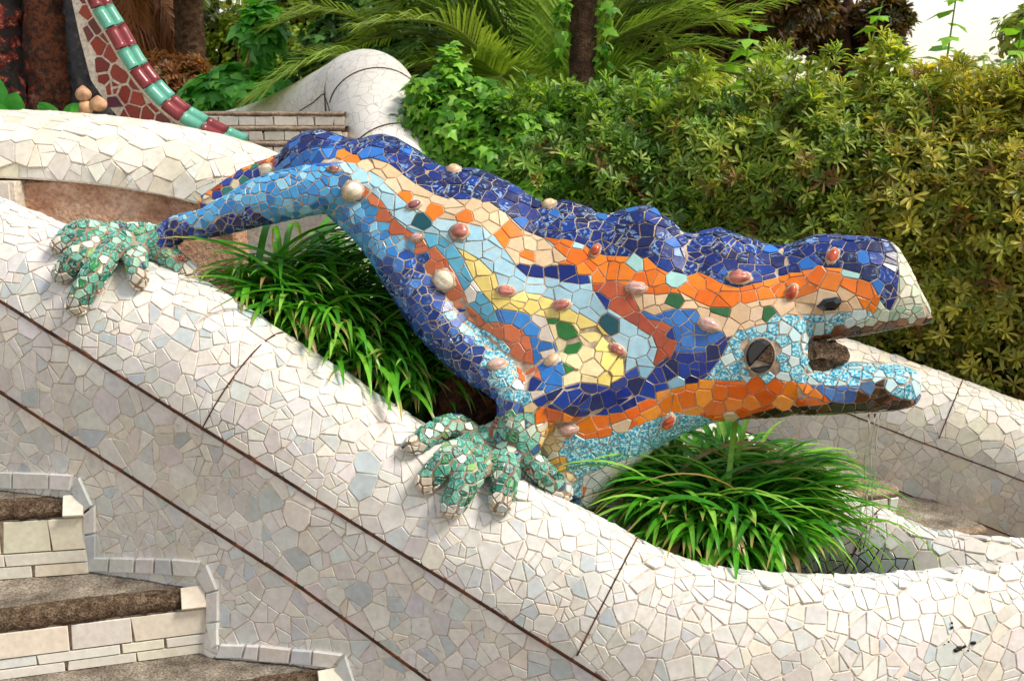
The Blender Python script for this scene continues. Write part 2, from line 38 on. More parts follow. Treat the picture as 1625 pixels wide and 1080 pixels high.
G = {'NW':[[-3.276,4.75,2.277],[-2.634,4.6,2.042],[-2.066,4.45,1.831],[-1.651,4.33,1.687],[-1.201,4.2,1.527],[-0.895,4.1,1.353],[-0.598,4.0,1.188],[-0.406,3.95,1.072],[-0.122,3.86,0.936],[0.109,3.78,0.831],[0.333,3.71,0.737],[0.487,3.66,0.667],[0.638,3.62,0.625],[0.813,3.6,0.6],[1.035,3.6,0.586],[1.241,3.62,0.575],[1.554,3.68,0.572],[1.869,3.75,0.573],[2.216,3.82,0.575],[2.619,3.94,0.555],[2.937,4.1,0.504],[2.974,4.24,0.435],[2.71,4.27,0.406],[2.398,4.23,0.439],[2.084,4.2,0.474],[1.79,4.27,0.478],[1.624,4.4,0.499],[1.462,4.54,0.556],[1.235,4.7,0.667],[0.829,4.85,0.845],[0.257,5.0,1.092],[-0.333,5.1,1.418],[-0.743,5.12,1.623]],'FW':[[-2.654,9.2,2.097],[-2.061,8.9,2.218],[-1.647,8.6,2.359],[-1.252,8.25,2.522],[-1.056,8.0,2.594],[-0.956,7.8,2.555],[-0.83,7.4,2.32],[-0.663,7.0,1.986],[-0.433,6.75,1.71],[-0.047,6.5,1.487],[0.679,6.25,1.26],[1.357,6.0,1.086],[1.795,5.8,0.974],[2.207,5.6,0.847],[2.607,5.4,0.724],[3.076,5.2,0.569],[3.464,5.05,0.442]],'UP':[[-3.332,5.1,2.177],[-2.812,5.2,2.188],[-2.397,5.25,2.185],[-2.132,5.25,2.176],[-1.897,5.25,2.159],[-1.692,5.25,2.133],[-1.488,5.25,2.095],[-1.312,5.25,2.054],[-1.166,5.25,2.004],[-1.079,5.25,1.966]],'LZ':{'O':[0.215,4.22,1.454],'ex':[0.979,-0.204,0.0],'eu':[0.049,0.237,0.97],'en':[-0.198,-0.95,0.242],'body':[[-1.249,0.51,-1.221,0.448,0.042],[-1.202,0.6,-1.094,0.416,0.101],[-1.122,0.656,-0.996,0.365,0.143],[-1.04,0.667,-0.902,0.29,0.176],[-0.957,0.644,-0.823,0.189,0.202],[-0.875,0.631,-0.757,0.101,0.218],[-0.777,0.652,-0.693,0.001,0.235],[-0.673,0.612,-0.622,-0.098,0.244],[-0.537,0.531,-0.499,-0.194,0.252],[-0.458,0.519,-0.365,-0.276,0.252],[-0.375,0.515,-0.231,-0.406,0.252],[-0.276,0.476,-0.133,-0.598,0.252],[-0.184,0.427,-0.013,-0.761,0.244],[-0.114,0.389,0.101,-0.806,0.235],[-0.019,0.398,0.171,-0.736,0.235],[0.069,0.37,0.24,-0.664,0.227],[0.132,0.346,0.298,-0.611,0.227],[0.229,0.373,0.367,-0.547,0.218],[0.301,0.379,0.448,-0.494,0.214],[0.388,0.327,0.518,-0.456,0.21],[0.455,0.277,0.599,-0.428,0.202],[0.568,0.302,0.692,-0.413,0.193],[0.675,0.266,0.807,-0.402,0.181],[0.803,0.24,0.879,-0.386,0.168],[0.867,0.266,0.925,-0.379,0.143]],'uj':[[0.804,0.224,0.842,-0.136,0.15],[0.916,0.281,0.946,-0.108,0.155],[1.007,0.285,1.033,-0.095,0.15],[1.097,0.283,1.133,-0.074,0.14],[1.187,0.269,1.226,-0.052,0.12],[1.243,0.202,1.282,-0.038,0.1],[1.295,0.104,1.313,-0.03,0.085],[1.335,0.02,1.341,-0.028,0.06]],'lj':[[0.843,-0.173,0.909,-0.387,0.14],[0.958,-0.182,0.988,-0.38,0.14],[1.07,-0.182,1.1,-0.367,0.13],[1.182,-0.186,1.21,-0.354,0.12],[1.262,-0.194,1.28,-0.336,0.1],[1.306,-0.212,1.312,-0.304,0.07]],'thigh':[[-0.586,4.328,1.886,0.09],[-0.72,4.316,1.891,0.095],[-0.839,4.294,1.873,0.098],[-0.973,4.282,1.84,0.092],[-1.096,4.274,1.792,0.072],[-1.209,4.277,1.753,0.055],[-1.308,4.293,1.736,0.05],[-1.408,4.303,1.661,0.06]],'belly':[[-0.666,4.354,1.839,0.085],[-0.522,4.271,1.714,0.085],[-0.39,4.193,1.557,0.102],[-0.275,4.108,1.4,0.098],[-0.158,4.033,1.284,0.085],[-0.053,3.962,1.214,0.072],[0.006,3.904,1.157,0.064],[-0.001,3.877,1.02,0.06]],'shoulder':[[0.28,4.035,1.196,0.2],[0.158,3.946,1.158,0.13],[0.076,3.908,1.108,0.1],[0.04,3.862,1.001,0.07]],'tail':[[-0.901,4.632,1.952,0.07],[-1.096,4.667,1.887,0.07],[-1.26,4.615,1.799,0.05]],'rear':[[[-1.597,4.355,1.704,0.037],[-1.671,4.256,1.733,0.042],[-1.741,4.206,1.677,0.037]],[[-1.557,4.333,1.724,0.04],[-1.633,4.155,1.66,0.046],[-1.707,4.126,1.579,0.04]],[[-1.515,4.225,1.695,0.042],[-1.567,4.092,1.59,0.048],[-1.636,4.062,1.47,0.042]],[[-1.483,4.303,1.646,0.038],[-1.43,4.148,1.631,0.043],[-1.411,4.106,1.56,0.038]],[[-1.421,4.307,1.665,0.039],[-1.335,4.275,1.615,0.045],[-1.264,4.257,1.567,0.039]]],'front':[[[-0.135,3.912,1.005,0.037],[-0.228,3.913,1.05,0.042],[-0.357,3.794,1.008,0.037]],[[-0.111,3.908,0.975,0.042],[-0.212,3.759,0.985,0.048],[-0.304,3.706,0.896,0.042]],[[-0.076,3.905,0.958,0.045],[-0.147,3.703,0.925,0.051],[-0.215,3.66,0.823,0.045]],[[-0.024,3.89,0.963,0.045],[-0.021,3.745,0.926,0.05],[-0.039,3.667,0.836,0.045]],[[0.036,3.863,0.965,0.039],[0.114,3.832,0.89,0.044],[0.189,3.844,0.813,0.039]]],'rpalm':[[-1.42,4.307,1.685,0.065],[-1.491,4.314,1.689,0.07],[-1.536,4.318,1.674,0.06]],'fpalm':[[0.022,3.866,1.048,0.075],[-0.029,3.908,1.001,0.08],[-0.085,3.907,0.992,0.06]]},'PAT':[['dark_patch',[[-0.179,0.14],[-0.12,0.121],[-0.021,0.123],[0.046,0.125],[0.096,0.09],[0.115,0.057],[0.045,0.057],[-0.021,0.077],[-0.104,0.076],[-0.152,0.097]]],['cobalt_ring',[[0.295,-0.028],[0.36,-0.053],[0.404,-0.029],[0.454,-0.022],[0.505,-0.024],[0.53,-0.058],[0.538,-0.092],[0.583,-0.099],[0.587,-0.13],[0.537,-0.176],[0.442,-0.183],[0.438,-0.137],[0.425,-0.092],[0.383,-0.071],[0.338,-0.066]]],['navy',[[-0.069,-0.386],[-0.01,-0.353],[0.079,-0.315],[0.143,-0.305],[0.195,-0.316],[0.246,-0.293],[0.271,-0.257],[0.317,-0.235],[0.351,-0.247],[0.39,-0.211],[0.443,-0.181],[0.536,-0.177],[0.58,-0.127],[0.639,-0.101],[0.603,-0.194],[0.546,-0.271],[0.447,-0.307],[0.381,-0.327],[0.328,-0.364],[0.275,-0.401],[0.195,-0.422],[0.091,-0.43],[0.017,-0.406]]],['orange_low',[[-0.069,-0.396],[0.017,-0.407],[0.091,-0.432],[0.195,-0.424],[0.276,-0.402],[0.328,-0.365],[0.381,-0.328],[0.447,-0.308],[0.546,-0.273],[0.617,-0.275],[0.729,-0.269],[0.809,-0.263],[0.911,-0.274],[1.003,-0.333],[0.936,-0.348],[0.842,-0.362],[0.788,-0.368],[0.645,-0.42],[0.59,-0.421],[0.542,-0.409],[0.456,-0.399],[0.382,-0.423],[0.324,-0.45],[0.277,-0.47],[0.171,-0.509],[0.116,-0.511],[0.061,-0.489],[-0.0,-0.469],[-0.045,-0.436]]],['jaw_blue',[[0.911,-0.274],[1.017,-0.275],[1.126,-0.267],[1.054,-0.335],[1.003,-0.333]]],['jaw_dark',[[1.13,-0.267],[1.181,-0.238],[1.17,-0.283],[1.263,-0.319],[1.288,-0.37],[0.966,-0.398],[0.796,-0.421],[0.647,-0.454],[0.657,-0.422],[0.788,-0.37],[0.936,-0.35],[1.054,-0.337]]],['terra_mid',[[0.119,0.057],[0.203,0.063],[0.239,0.058],[0.27,0.018],[0.308,-0.039],[0.343,-0.062],[0.383,-0.064],[0.418,-0.075],[0.436,-0.103],[0.436,-0.172],[0.436,-0.181],[0.351,-0.243],[0.371,-0.186],[0.363,-0.135],[0.328,-0.113],[0.281,-0.087],[0.21,-0.043],[0.162,-0.016],[0.13,0.03]]],['cream_low',[[-0.045,-0.073],[0.054,-0.077],[0.068,-0.115],[0.129,-0.167],[0.178,-0.188],[0.171,-0.242],[0.163,-0.309],[0.048,-0.334],[0.049,-0.264],[0.015,-0.203],[-0.013,-0.142]]],['yellow',[[-0.378,0.166],[-0.304,0.137],[-0.236,0.068],[-0.217,0.021],[-0.155,0.007],[-0.079,0.013],[-0.014,-0.009],[0.052,-0.046],[0.107,-0.067],[0.163,-0.096],[0.212,-0.148],[0.256,-0.192],[0.254,-0.245],[0.249,-0.284],[0.214,-0.303],[0.164,-0.31],[0.171,-0.242],[0.178,-0.188],[0.129,-0.167],[0.068,-0.115],[0.054,-0.077],[-0.045,-0.073],[-0.157,-0.055],[-0.228,-0.05],[-0.262,-0.012],[-0.314,0.049],[-0.358,0.119]]],['cobalt',[[-0.24,-0.046],[-0.157,-0.054],[-0.045,-0.072],[-0.012,-0.141],[0.016,-0.203],[0.05,-0.265],[0.047,-0.333],[-0.003,-0.352],[-0.065,-0.378],[-0.061,-0.35],[-0.035,-0.326],[-0.03,-0.31],[-0.044,-0.276],[-0.077,-0.23],[-0.09,-0.173],[-0.11,-0.139],[-0.147,-0.105],[-0.206,-0.101]]],['turquoise',[[-0.625,0.258],[-0.549,0.235],[-0.455,0.216],[-0.383,0.17],[-0.357,0.118],[-0.315,0.048],[-0.263,-0.011],[-0.227,-0.05],[-0.213,-0.099],[-0.267,-0.098],[-0.331,-0.041],[-0.37,0.04],[-0.402,0.098],[-0.45,0.156],[-0.527,0.207]]],['terra_low',[[-0.825,0.424],[-0.767,0.397],[-0.704,0.352],[-0.656,0.294],[-0.625,0.258],[-0.527,0.207],[-0.45,0.156],[-0.402,0.098],[-0.37,0.04],[-0.331,-0.041],[-0.267,-0.098],[-0.206,-0.101],[-0.147,-0.105],[-0.11,-0.139],[-0.09,-0.173],[-0.077,-0.23],[-0.044,-0.276],[-0.03,-0.31],[-0.043,-0.338],[-0.073,-0.348],[-0.108,-0.325],[-0.136,-0.273],[-0.159,-0.204],[-0.191,-0.17],[-0.254,-0.135],[-0.339,-0.096],[-0.422,-0.034],[-0.468,0.037],[-0.483,0.084],[-0.497,0.133],[-0.542,0.175],[-0.652,0.224],[-0.721,0.296],[-0.754,0.357],[-0.8,0.382]]],['light_blue',[[-0.9,0.483],[-0.883,0.505],[-0.848,0.492],[-0.718,0.444],[-0.657,0.385],[-0.603,0.343],[-0.504,0.287],[-0.405,0.278],[-0.297,0.259],[-0.227,0.193],[-0.183,0.137],[-0.152,0.097],[-0.104,0.076],[-0.021,0.077],[0.045,0.057],[0.115,0.057],[0.128,0.031],[0.162,-0.015],[0.21,-0.043],[0.281,-0.087],[0.328,-0.115],[0.363,-0.134],[0.378,-0.167],[0.367,-0.221],[0.345,-0.247],[0.317,-0.235],[0.271,-0.258],[0.25,-0.284],[0.254,-0.245],[0.256,-0.192],[0.212,-0.148],[0.163,-0.096],[0.107,-0.067],[0.052,-0.046],[-0.014,-0.009],[-0.079,0.013],[-0.155,0.007],[-0.217,0.021],[-0.236,0.068],[-0.304,0.137],[-0.378,0.166],[-0.455,0.216],[-0.549,0.235],[-0.625,0.258],[-0.656,0.294],[-0.704,0.352],[-0.767,0.397],[-0.825,0.424],[-0.885,0.445]]],['orange_top',[[-0.081,0.231],[0.024,0.228],[0.073,0.21],[0.123,0.177],[0.171,0.169],[0.254,0.168],[0.324,0.162],[0.373,0.116],[0.453,0.105],[0.509,0.118],[0.602,0.073],[0.648,0.063],[0.714,0.083],[0.803,0.116],[0.912,0.145],[1.0,0.15],[1.077,0.13],[1.122,0.086],[1.153,0.036],[1.123,0.002],[1.092,0.002],[1.073,0.046],[1.037,0.076],[0.969,0.08],[0.917,0.06],[0.865,0.034],[0.81,0.04],[0.701,0.012],[0.615,-0.008],[0.573,-0.014],[0.515,0.004],[0.462,0.032],[0.326,0.029],[0.268,0.025],[0.244,0.052],[0.203,0.063],[0.115,0.06],[0.108,0.083],[0.046,0.129],[-0.006,0.172]]],['cream_eye',[[0.268,0.025],[0.326,0.029],[0.462,0.032],[0.515,0.004],[0.573,-0.014],[0.615,-0.008],[0.701,0.012],[0.81,0.04],[0.865,0.034],[0.917,0.06],[0.969,0.08],[1.037,0.076],[1.073,0.046],[1.092,0.002],[1.028,-0.007],[0.948,-0.017],[0.868,-0.026],[0.785,-0.03],[0.747,-0.066],[0.679,-0.09],[0.583,-0.103],[0.538,-0.092],[0.53,-0.058],[0.505,-0.024],[0.454,-0.022],[0.404,-0.029],[0.36,-0.058],[0.302,-0.033]]],['cream_top',[[-0.903,0.527],[-0.856,0.541],[-0.796,0.522],[-0.739,0.517],[-0.678,0.491],[-0.61,0.441],[-0.504,0.381],[-0.429,0.366],[-0.312,0.37],[-0.237,0.331],[-0.159,0.259],[-0.081,0.231],[-0.006,0.172],[0.046,0.127],[-0.021,0.125],[-0.12,0.124],[-0.179,0.142],[-0.227,0.193],[-0.297,0.259],[-0.405,0.278],[-0.504,0.287],[-0.603,0.343],[-0.657,0.385],[-0.718,0.444],[-0.806,0.48]]],['cobalt_hip',[[-1.229,0.497],[-1.134,0.55],[-1.018,0.566],[-0.922,0.581],[-0.856,0.541],[-0.883,0.505],[-0.9,0.483],[-0.953,0.473],[-1.089,0.415]]],['lip',[[1.153,0.036],[1.184,-0.011],[1.214,0.024],[1.371,0.049],[1.374,-0.043],[1.266,-0.071],[1.133,-0.076],[1.0,-0.11],[1.013,-0.072],[1.109,-0.037],[1.142,0.005]]],['nose',[[1.175,0.287],[1.207,0.227],[1.212,0.125],[1.212,0.057],[1.184,-0.011],[1.229,-0.008],[1.374,-0.043],[1.362,0.303]]],['head_mix',[[0.632,-0.101],[0.679,-0.09],[0.747,-0.066],[0.785,-0.03],[0.868,-0.026],[0.948,-0.017],[1.028,-0.007],[1.123,0.002],[1.142,0.005],[1.109,-0.037],[1.013,-0.072],[0.95,-0.107],[0.95,-0.191],[1.092,-0.171],[1.337,-0.206],[1.339,-0.275],[1.171,-0.294],[1.181,-0.238],[1.126,-0.267],[1.017,-0.275],[0.911,-0.274],[0.809,-0.263],[0.729,-0.269],[0.599,-0.276],[0.532,-0.297],[0.547,-0.272],[0.603,-0.193]]],['crest',[[-1.285,0.584],[-1.167,0.716],[-0.759,0.717],[-0.383,0.566],[-0.022,0.445],[0.348,0.402],[0.708,0.312],[0.938,0.317],[1.175,0.294],[1.213,0.228],[1.216,0.126],[1.217,0.058],[1.186,-0.011],[1.153,0.036],[1.122,0.086],[1.077,0.13],[1.0,0.15],[0.912,0.145],[0.803,0.116],[0.714,0.083],[0.648,0.063],[0.602,0.073],[0.509,0.118],[0.453,0.105],[0.373,0.116],[0.324,0.162],[0.254,0.168],[0.171,0.169],[0.123,0.177],[0.073,0.21],[0.024,0.228],[-0.086,0.231],[-0.159,0.259],[-0.237,0.331],[-0.312,0.37],[-0.429,0.366],[-0.504,0.381],[-0.61,0.441],[-0.678,0.491],[-0.739,0.517],[-0.796,0.522],[-0.856,0.541],[-0.922,0.581],[-1.018,0.566],[-1.134,0.55],[-1.229,0.497]]],['speckle',[[0.049,-0.503],[0.116,-0.514],[0.171,-0.511],[0.277,-0.473],[0.324,-0.452],[0.382,-0.426],[0.456,-0.401],[0.542,-0.411],[0.59,-0.424],[0.646,-0.425],[0.508,-0.509],[0.355,-0.549],[0.203,-0.609],[0.118,-0.655],[0.109,-0.755],[0.137,-0.811],[0.088,-0.766],[0.085,-0.683],[0.042,-0.586]]],['under_white',[[0.646,-0.425],[0.508,-0.509],[0.355,-0.549],[0.203,-0.609],[0.118,-0.655],[0.109,-0.755],[0.139,-0.847],[0.515,-0.652],[0.855,-0.465]]],['sliver',[[-0.115,-0.405],[-0.069,-0.396],[-0.045,-0.436],[-0.0,-0.469],[0.061,-0.489],[0.049,-0.503],[0.042,-0.586],[0.085,-0.683],[0.045,-0.652],[-0.023,-0.567],[-0.054,-0.482]]],['speckle',[[-0.422,-0.058],[-0.339,-0.096],[-0.254,-0.135],[-0.191,-0.17],[-0.159,-0.204],[-0.136,-0.273],[-0.108,-0.325],[-0.073,-0.353],[-0.078,-0.396],[-0.127,-0.395],[-0.2,-0.376],[-0.231,-0.308],[-0.27,-0.222],[-0.334,-0.137]]],['swirl_leg',[[-0.698,0.138],[-0.598,0.152],[-0.518,0.149],[-0.486,0.084],[-0.468,0.037],[-0.436,-0.035],[-0.334,-0.137],[-0.27,-0.222],[-0.222,-0.326],[-0.388,-0.327],[-0.522,-0.245],[-0.689,-0.075]]],['leg_navy',[[-1.782,0.311],[-1.732,0.296],[-1.46,0.235],[-1.356,0.213],[-1.334,0.241],[-1.142,0.298],[-1.132,0.116],[-1.783,0.097]]]],'BOSS':[[[-1.01,4.589,1.939],[-0.283,-0.926,0.251],0.032,'cream_shell'],[[-0.684,4.261,1.963],[0.118,-0.647,0.753],0.022,'plum_shell'],[[-0.61,4.236,1.885],[0.258,-0.965,-0.052],0.037,'cream_shell'],[[-0.372,4.204,1.832],[0.027,-0.815,0.579],0.026,'plum_shell'],[[-0.359,4.145,1.716],[-0.219,-0.935,0.279],0.024,'pink_shell'],[[-0.196,4.134,1.739],[-0.043,-0.846,0.531],0.034,'rose_shell'],[[-0.255,4.085,1.562],[-0.239,-0.96,0.149],0.041,'cream_shell'],[[-0.022,4.034,1.53],[0.021,-0.923,0.385],0.03,'rose_shell'],[[-0.052,3.925,1.276],[0.186,-0.61,0.77],0.03,'pink_shell'],[[0.185,4.001,1.483],[-0.257,-0.899,0.355],0.03,'rose_shell'],[[0.149,3.92,1.291],[-0.459,-0.356,0.814],0.028,'peach_shell'],[[0.386,3.917,1.332],[-0.086,-0.965,0.249],0.028,'rose_shell'],[[0.313,4.09,1.673],[-0.072,-0.794,0.604],0.026,'red_shell'],[[0.457,3.98,1.55],[-0.183,-0.904,0.386],0.032,'pink_shell'],[[0.713,3.901,1.429],[-0.116,-0.957,0.267],0.034,'pink_shell'],[[0.828,3.961,1.591],[0.001,-0.837,0.548],0.037,'rose_shell'],[[1.011,3.919,1.544],[-0.238,-0.924,0.299],0.028,'red_shell'],[[1.16,3.949,1.671],[-0.101,-0.696,0.711],0.03,'red_shell'],[[0.575,3.897,1.068],[0.105,-0.954,-0.281],0.03,'red_shell'],[[0.208,3.888,1.041],[-0.059,-0.997,-0.057],0.03,'pink_shell'],[[-0.229,4.364,1.957],[-0.012,-0.332,0.943],0.028,'peach_shell'],[[0.145,4.272,1.829],[-0.151,-0.315,0.937],0.028,'peach_shell']],'EYE':[[1.139,3.888,1.508],[-0.148,-0.988,0.034]],'EAR':[[0.894,3.86,1.322],[-0.101,-0.988,0.113]],'SKIRT':[[[[-2.213,4.213,0.77],[-2.094,4.178,0.78],[-2.102,4.18,0.713],[-2.221,4.215,0.7]],[-0.287,-0.958,0.002]],[[[-2.088,4.176,0.78],[-1.971,4.141,0.789],[-1.978,4.143,0.723],[-2.096,4.178,0.713]],[-0.288,-0.958,0.003]],[[[-1.965,4.14,0.79],[-1.806,4.094,0.8],[-1.812,4.096,0.738],[-1.973,4.142,0.724]],[-0.276,-0.961,0.0]],[[[-1.8,4.092,0.801],[-1.701,4.064,0.805],[-1.718,4.069,0.742],[-1.807,4.094,0.738]],[-0.265,-0.964,-0.005]],[[[-1.674,4.057,0.798],[-1.63,4.048,0.688],[-1.674,4.059,0.652],[-1.709,4.067,0.743]],[-0.255,-0.967,-0.01]],[[[-1.669,4.058,0.647],[-1.617,4.044,0.689],[-1.629,4.053,0.576],[-1.675,4.061,0.565]],[-0.154,-0.986,-0.064]],[[[-1.676,4.062,0.557],[-1.63,4.054,0.568],[-1.641,4.062,0.461],[-1.688,4.075,0.408]],[-0.142,-0.987,-0.081]],[[[-1.654,4.065,0.463],[-1.576,4.043,0.472],[-1.587,4.047,0.415],[-1.683,4.074,0.403]],[-0.281,-0.959,-0.02]],[[[-1.571,4.041,0.473],[-1.464,4.007,0.485],[-1.472,4.009,0.426],[-1.579,4.044,0.413]],[-0.31,-0.951,-0.005]],[[[-1.456,4.004,0.486],[-1.378,3.978,0.497],[-1.386,3.981,0.433],[-1.463,4.007,0.427]],[-0.309,-0.951,-0.006]],[[[-1.37,3.976,0.498],[-1.307,3.955,0.505],[-1.304,3.954,0.44],[-1.378,3.979,0.435]],[-0.318,-0.948,-0.002]],[[[-1.299,3.952,0.506],[-1.181,3.911,0.514],[-1.206,3.919,0.451],[-1.296,3.951,0.442]],[-0.331,-0.944,0.005]],[[[-1.152,3.9,0.505],[-1.113,3.879,0.415],[-1.158,3.898,0.393],[-1.198,3.916,0.45]],[-0.381,-0.924,0.04]],[[[-1.158,3.897,0.388],[-1.108,3.876,0.409],[-1.11,3.861,0.295],[-1.162,3.89,0.275]],[-0.425,-0.902,0.075]],[[[-1.159,3.886,0.269],[-1.11,3.859,0.288],[-1.113,3.85,0.199],[-1.138,3.858,0.179]],[-0.537,-0.825,0.177]],[[[-1.104,3.847,0.205],[-1.009,3.83,0.212],[-1.025,3.836,0.159],[-1.128,3.853,0.15]],[-0.194,-0.981,-0.031]],[[[-1.001,3.829,0.212],[-0.954,3.821,0.214],[-0.963,3.826,0.154],[-1.018,3.835,0.157]],[-0.166,-0.985,-0.055]],[[[-0.947,3.82,0.214],[-0.828,3.795,0.214],[-0.838,3.799,0.158],[-0.956,3.825,0.152]],[-0.213,-0.976,-0.036]],[[[-0.82,3.794,0.213],[-0.743,3.773,0.218],[-0.75,3.776,0.16],[-0.83,3.797,0.156]],[-0.254,-0.967,-0.019]],[[[-0.736,3.771,0.219],[-0.625,3.739,0.221],[-0.669,3.752,0.163],[-0.743,3.774,0.159]],[-0.282,-0.959,-0.011]],[[[-0.613,3.735,0.218],[-0.578,3.727,0.102],[-0.63,3.742,0.081],[-0.656,3.749,0.159]],[-0.283,-0.959,-0.012]]],'BAND':[[[[-2.459,4.307,1.71],[-0.133,-0.941,0.311]],[[-2.362,4.278,1.663],[-0.137,-0.941,0.311]],[[-2.265,4.249,1.616],[-0.178,-0.959,0.218]],[[-2.17,4.221,1.57],[-0.183,-0.959,0.218]],[[-2.075,4.191,1.524],[-0.19,-0.957,0.219]],[[-1.981,4.161,1.479],[-0.204,-0.954,0.222]],[[-1.886,4.13,1.431],[-0.206,-0.953,0.223]],[[-1.794,4.1,1.383],[-0.234,-0.963,0.132]],[[-1.702,4.071,1.335],[-0.232,-0.964,0.132]],[[-1.612,4.043,1.288],[-0.229,-0.965,0.131]],[[-1.522,4.016,1.241],[-0.224,-0.966,0.127]],[[-1.434,3.991,1.194],[-0.254,-0.967,0.036]],[[-1.347,3.966,1.147],[-0.257,-0.966,0.028]],[[-1.26,3.94,1.101],[-0.283,-0.958,0.034]],[[-1.172,3.911,1.055],[-0.248,-0.962,0.118]],[[-1.086,3.883,1.011],[-0.257,-0.959,0.122]],[[-1.0,3.854,0.967],[-0.263,-0.956,0.126]],[[-0.914,3.824,0.924],[-0.276,-0.951,0.139]],[[-0.829,3.793,0.882],[-0.281,-0.946,0.16]],[[-0.745,3.763,0.839],[-0.207,-0.969,0.138]],[[-0.665,3.747,0.793],[-0.154,-0.983,0.095]],[[-0.584,3.728,0.747],[-0.193,-0.975,0.109]],[[-0.502,3.704,0.704],[-0.231,-0.965,0.121]],[[-0.422,3.679,0.662],[-0.242,-0.963,0.122]],[[-0.342,3.654,0.62],[-0.242,-0.963,0.119]],[[-0.262,3.628,0.579],[-0.256,-0.959,0.12]],[[-0.183,3.599,0.54],[-0.293,-0.946,0.137]],[[-0.105,3.57,0.501],[-0.289,-0.947,0.139]],[[-0.027,3.542,0.462],[-0.302,-0.952,0.049]],[[0.049,3.518,0.422],[-0.259,-0.965,0.034]],[[0.126,3.502,0.379],[-0.183,-0.983,-0.006]],[[0.202,3.485,0.336],[-0.259,-0.966,0.024]],[[0.277,3.463,0.295],[-0.255,-0.967,0.03]],[[0.352,3.443,0.254],[-0.243,-0.969,0.032]],[[0.426,3.423,0.213],[-0.263,-0.965,0.003]],[[0.501,3.406,0.171],[-0.21,-0.978,0.002]]],[[[-2.486,4.284,1.371],[-0.256,-0.967,-0.002]],[[-2.39,4.259,1.32],[-0.258,-0.966,-0.003]],[[-2.295,4.234,1.27],[-0.26,-0.966,-0.003]],[[-2.201,4.208,1.22],[-0.266,-0.964,-0.003]],[[-2.107,4.182,1.17],[-0.279,-0.96,-0.0]],[[-2.012,4.154,1.121],[-0.285,-0.958,0.002]],[[-1.918,4.126,1.071],[-0.281,-0.96,0.001]],[[-1.826,4.099,1.021],[-0.276,-0.961,0.0]],[[-1.734,4.073,0.972],[-0.272,-0.962,-0.001]],[[-1.643,4.048,0.922],[-0.268,-0.964,-0.004]],[[-1.554,4.025,0.872],[-0.252,-0.968,-0.015]],[[-1.466,4.004,0.822],[-0.267,-0.963,-0.024]],[[-1.376,3.976,0.775],[-0.31,-0.951,-0.004]],[[-1.286,3.947,0.728],[-0.312,-0.95,-0.005]],[[-1.196,3.917,0.682],[-0.319,-0.948,-0.002]],[[-1.107,3.885,0.638],[-0.345,-0.938,0.015]],[[-1.017,3.848,0.596],[-0.395,-0.917,0.057]],[[-0.927,3.805,0.558],[-0.32,-0.946,0.045]],[[-0.844,3.787,0.51],[-0.164,-0.985,-0.052]],[[-0.762,3.773,0.456],[-0.232,-0.972,-0.026]],[[-0.679,3.753,0.402],[-0.261,-0.965,-0.016]],[[-0.596,3.729,0.35],[-0.287,-0.958,-0.008]],[[-0.513,3.705,0.299],[-0.284,-0.959,-0.014]],[[-0.431,3.681,0.247],[-0.298,-0.955,-0.013]],[[-0.349,3.654,0.198],[-0.346,-0.938,0.007]],[[-0.268,3.622,0.152],[-0.362,-0.932,0.019]],[[-0.187,3.59,0.105],[-0.331,-0.944,0.012]],[[-0.107,3.564,0.055],[-0.276,-0.961,-0.008]]]],'STEP':[[[-1.666,4.056,0.705],[-0.984,-0.18,0.0],[-2.042,4.162,0.724]],[[-1.166,3.901,0.397],[-0.958,-0.286,0.0],[-1.684,4.075,0.392]],[[-0.627,3.741,0.143],[-0.951,-0.31,0.0],[-1.127,3.853,0.139]]],'FROND':[[[0.176,9.6,2.093],[-0.461,9.0,2.808],[-1.201,8.6,2.804]],[[0.198,9.4,2.095],[-0.275,8.9,2.562],[-0.519,8.7,2.304]],[[0.243,9.5,2.094],[0.119,9.5,2.765],[0.013,9.6,3.776]],[[0.254,9.5,2.094],[0.373,9.3,2.853],[0.512,9.2,3.663]],[[0.307,9.5,2.094],[0.753,9.2,2.698],[1.671,9.0,3.07]],[[0.353,9.3,2.096],[1.337,9.0,2.663],[1.972,8.8,2.558]],[[0.35,9.2,2.097],[1.264,8.8,2.477],[1.982,8.6,2.396]],[[0.144,9.3,2.071],[-0.614,9.0,2.518],[-1.033,8.7,2.389]],[[-0.855,8.9,2.538],[-1.448,8.6,2.564],[-1.967,8.4,2.245]],[[-0.956,10.0,2.795],[-1.582,9.8,3.002],[-2.08,9.7,2.855]],[[0.207,9.8,2.118],[-0.284,9.8,2.992],[-0.652,9.8,3.708]],[[0.209,9.9,2.117],[-0.563,10.0,3.219],[-1.378,10.0,3.533]],[[0.317,9.8,2.118],[0.957,9.8,3.148],[1.67,10.0,3.739]],[[0.203,9.6,2.093],[-0.488,9.5,2.714],[-0.891,9.3,2.654]],[[0.287,9.7,2.092],[0.642,9.9,3.0],[1.07,10.0,3.842]],[[0.369,9.7,2.092],[1.221,9.7,2.881],[2.101,9.8,2.888]],[[0.179,9.8,2.091],[-0.124,10.0,2.955],[-0.235,10.2,3.822]],[[0.32,9.1,2.098],[0.846,8.8,2.487],[1.159,8.7,2.246]],[[0.181,9.9,2.09],[-0.675,10.0,3.061],[-1.213,9.9,3.105]],[[0.267,10.0,2.088],[0.267,10.2,3.024],[0.267,10.4,3.961]],[[0.246,9.2,2.072],[-0.061,8.8,2.439],[-0.157,8.6,2.151]],[[0.38,10.0,2.088],[1.112,10.2,3.024],[1.961,10.2,2.916]]]}
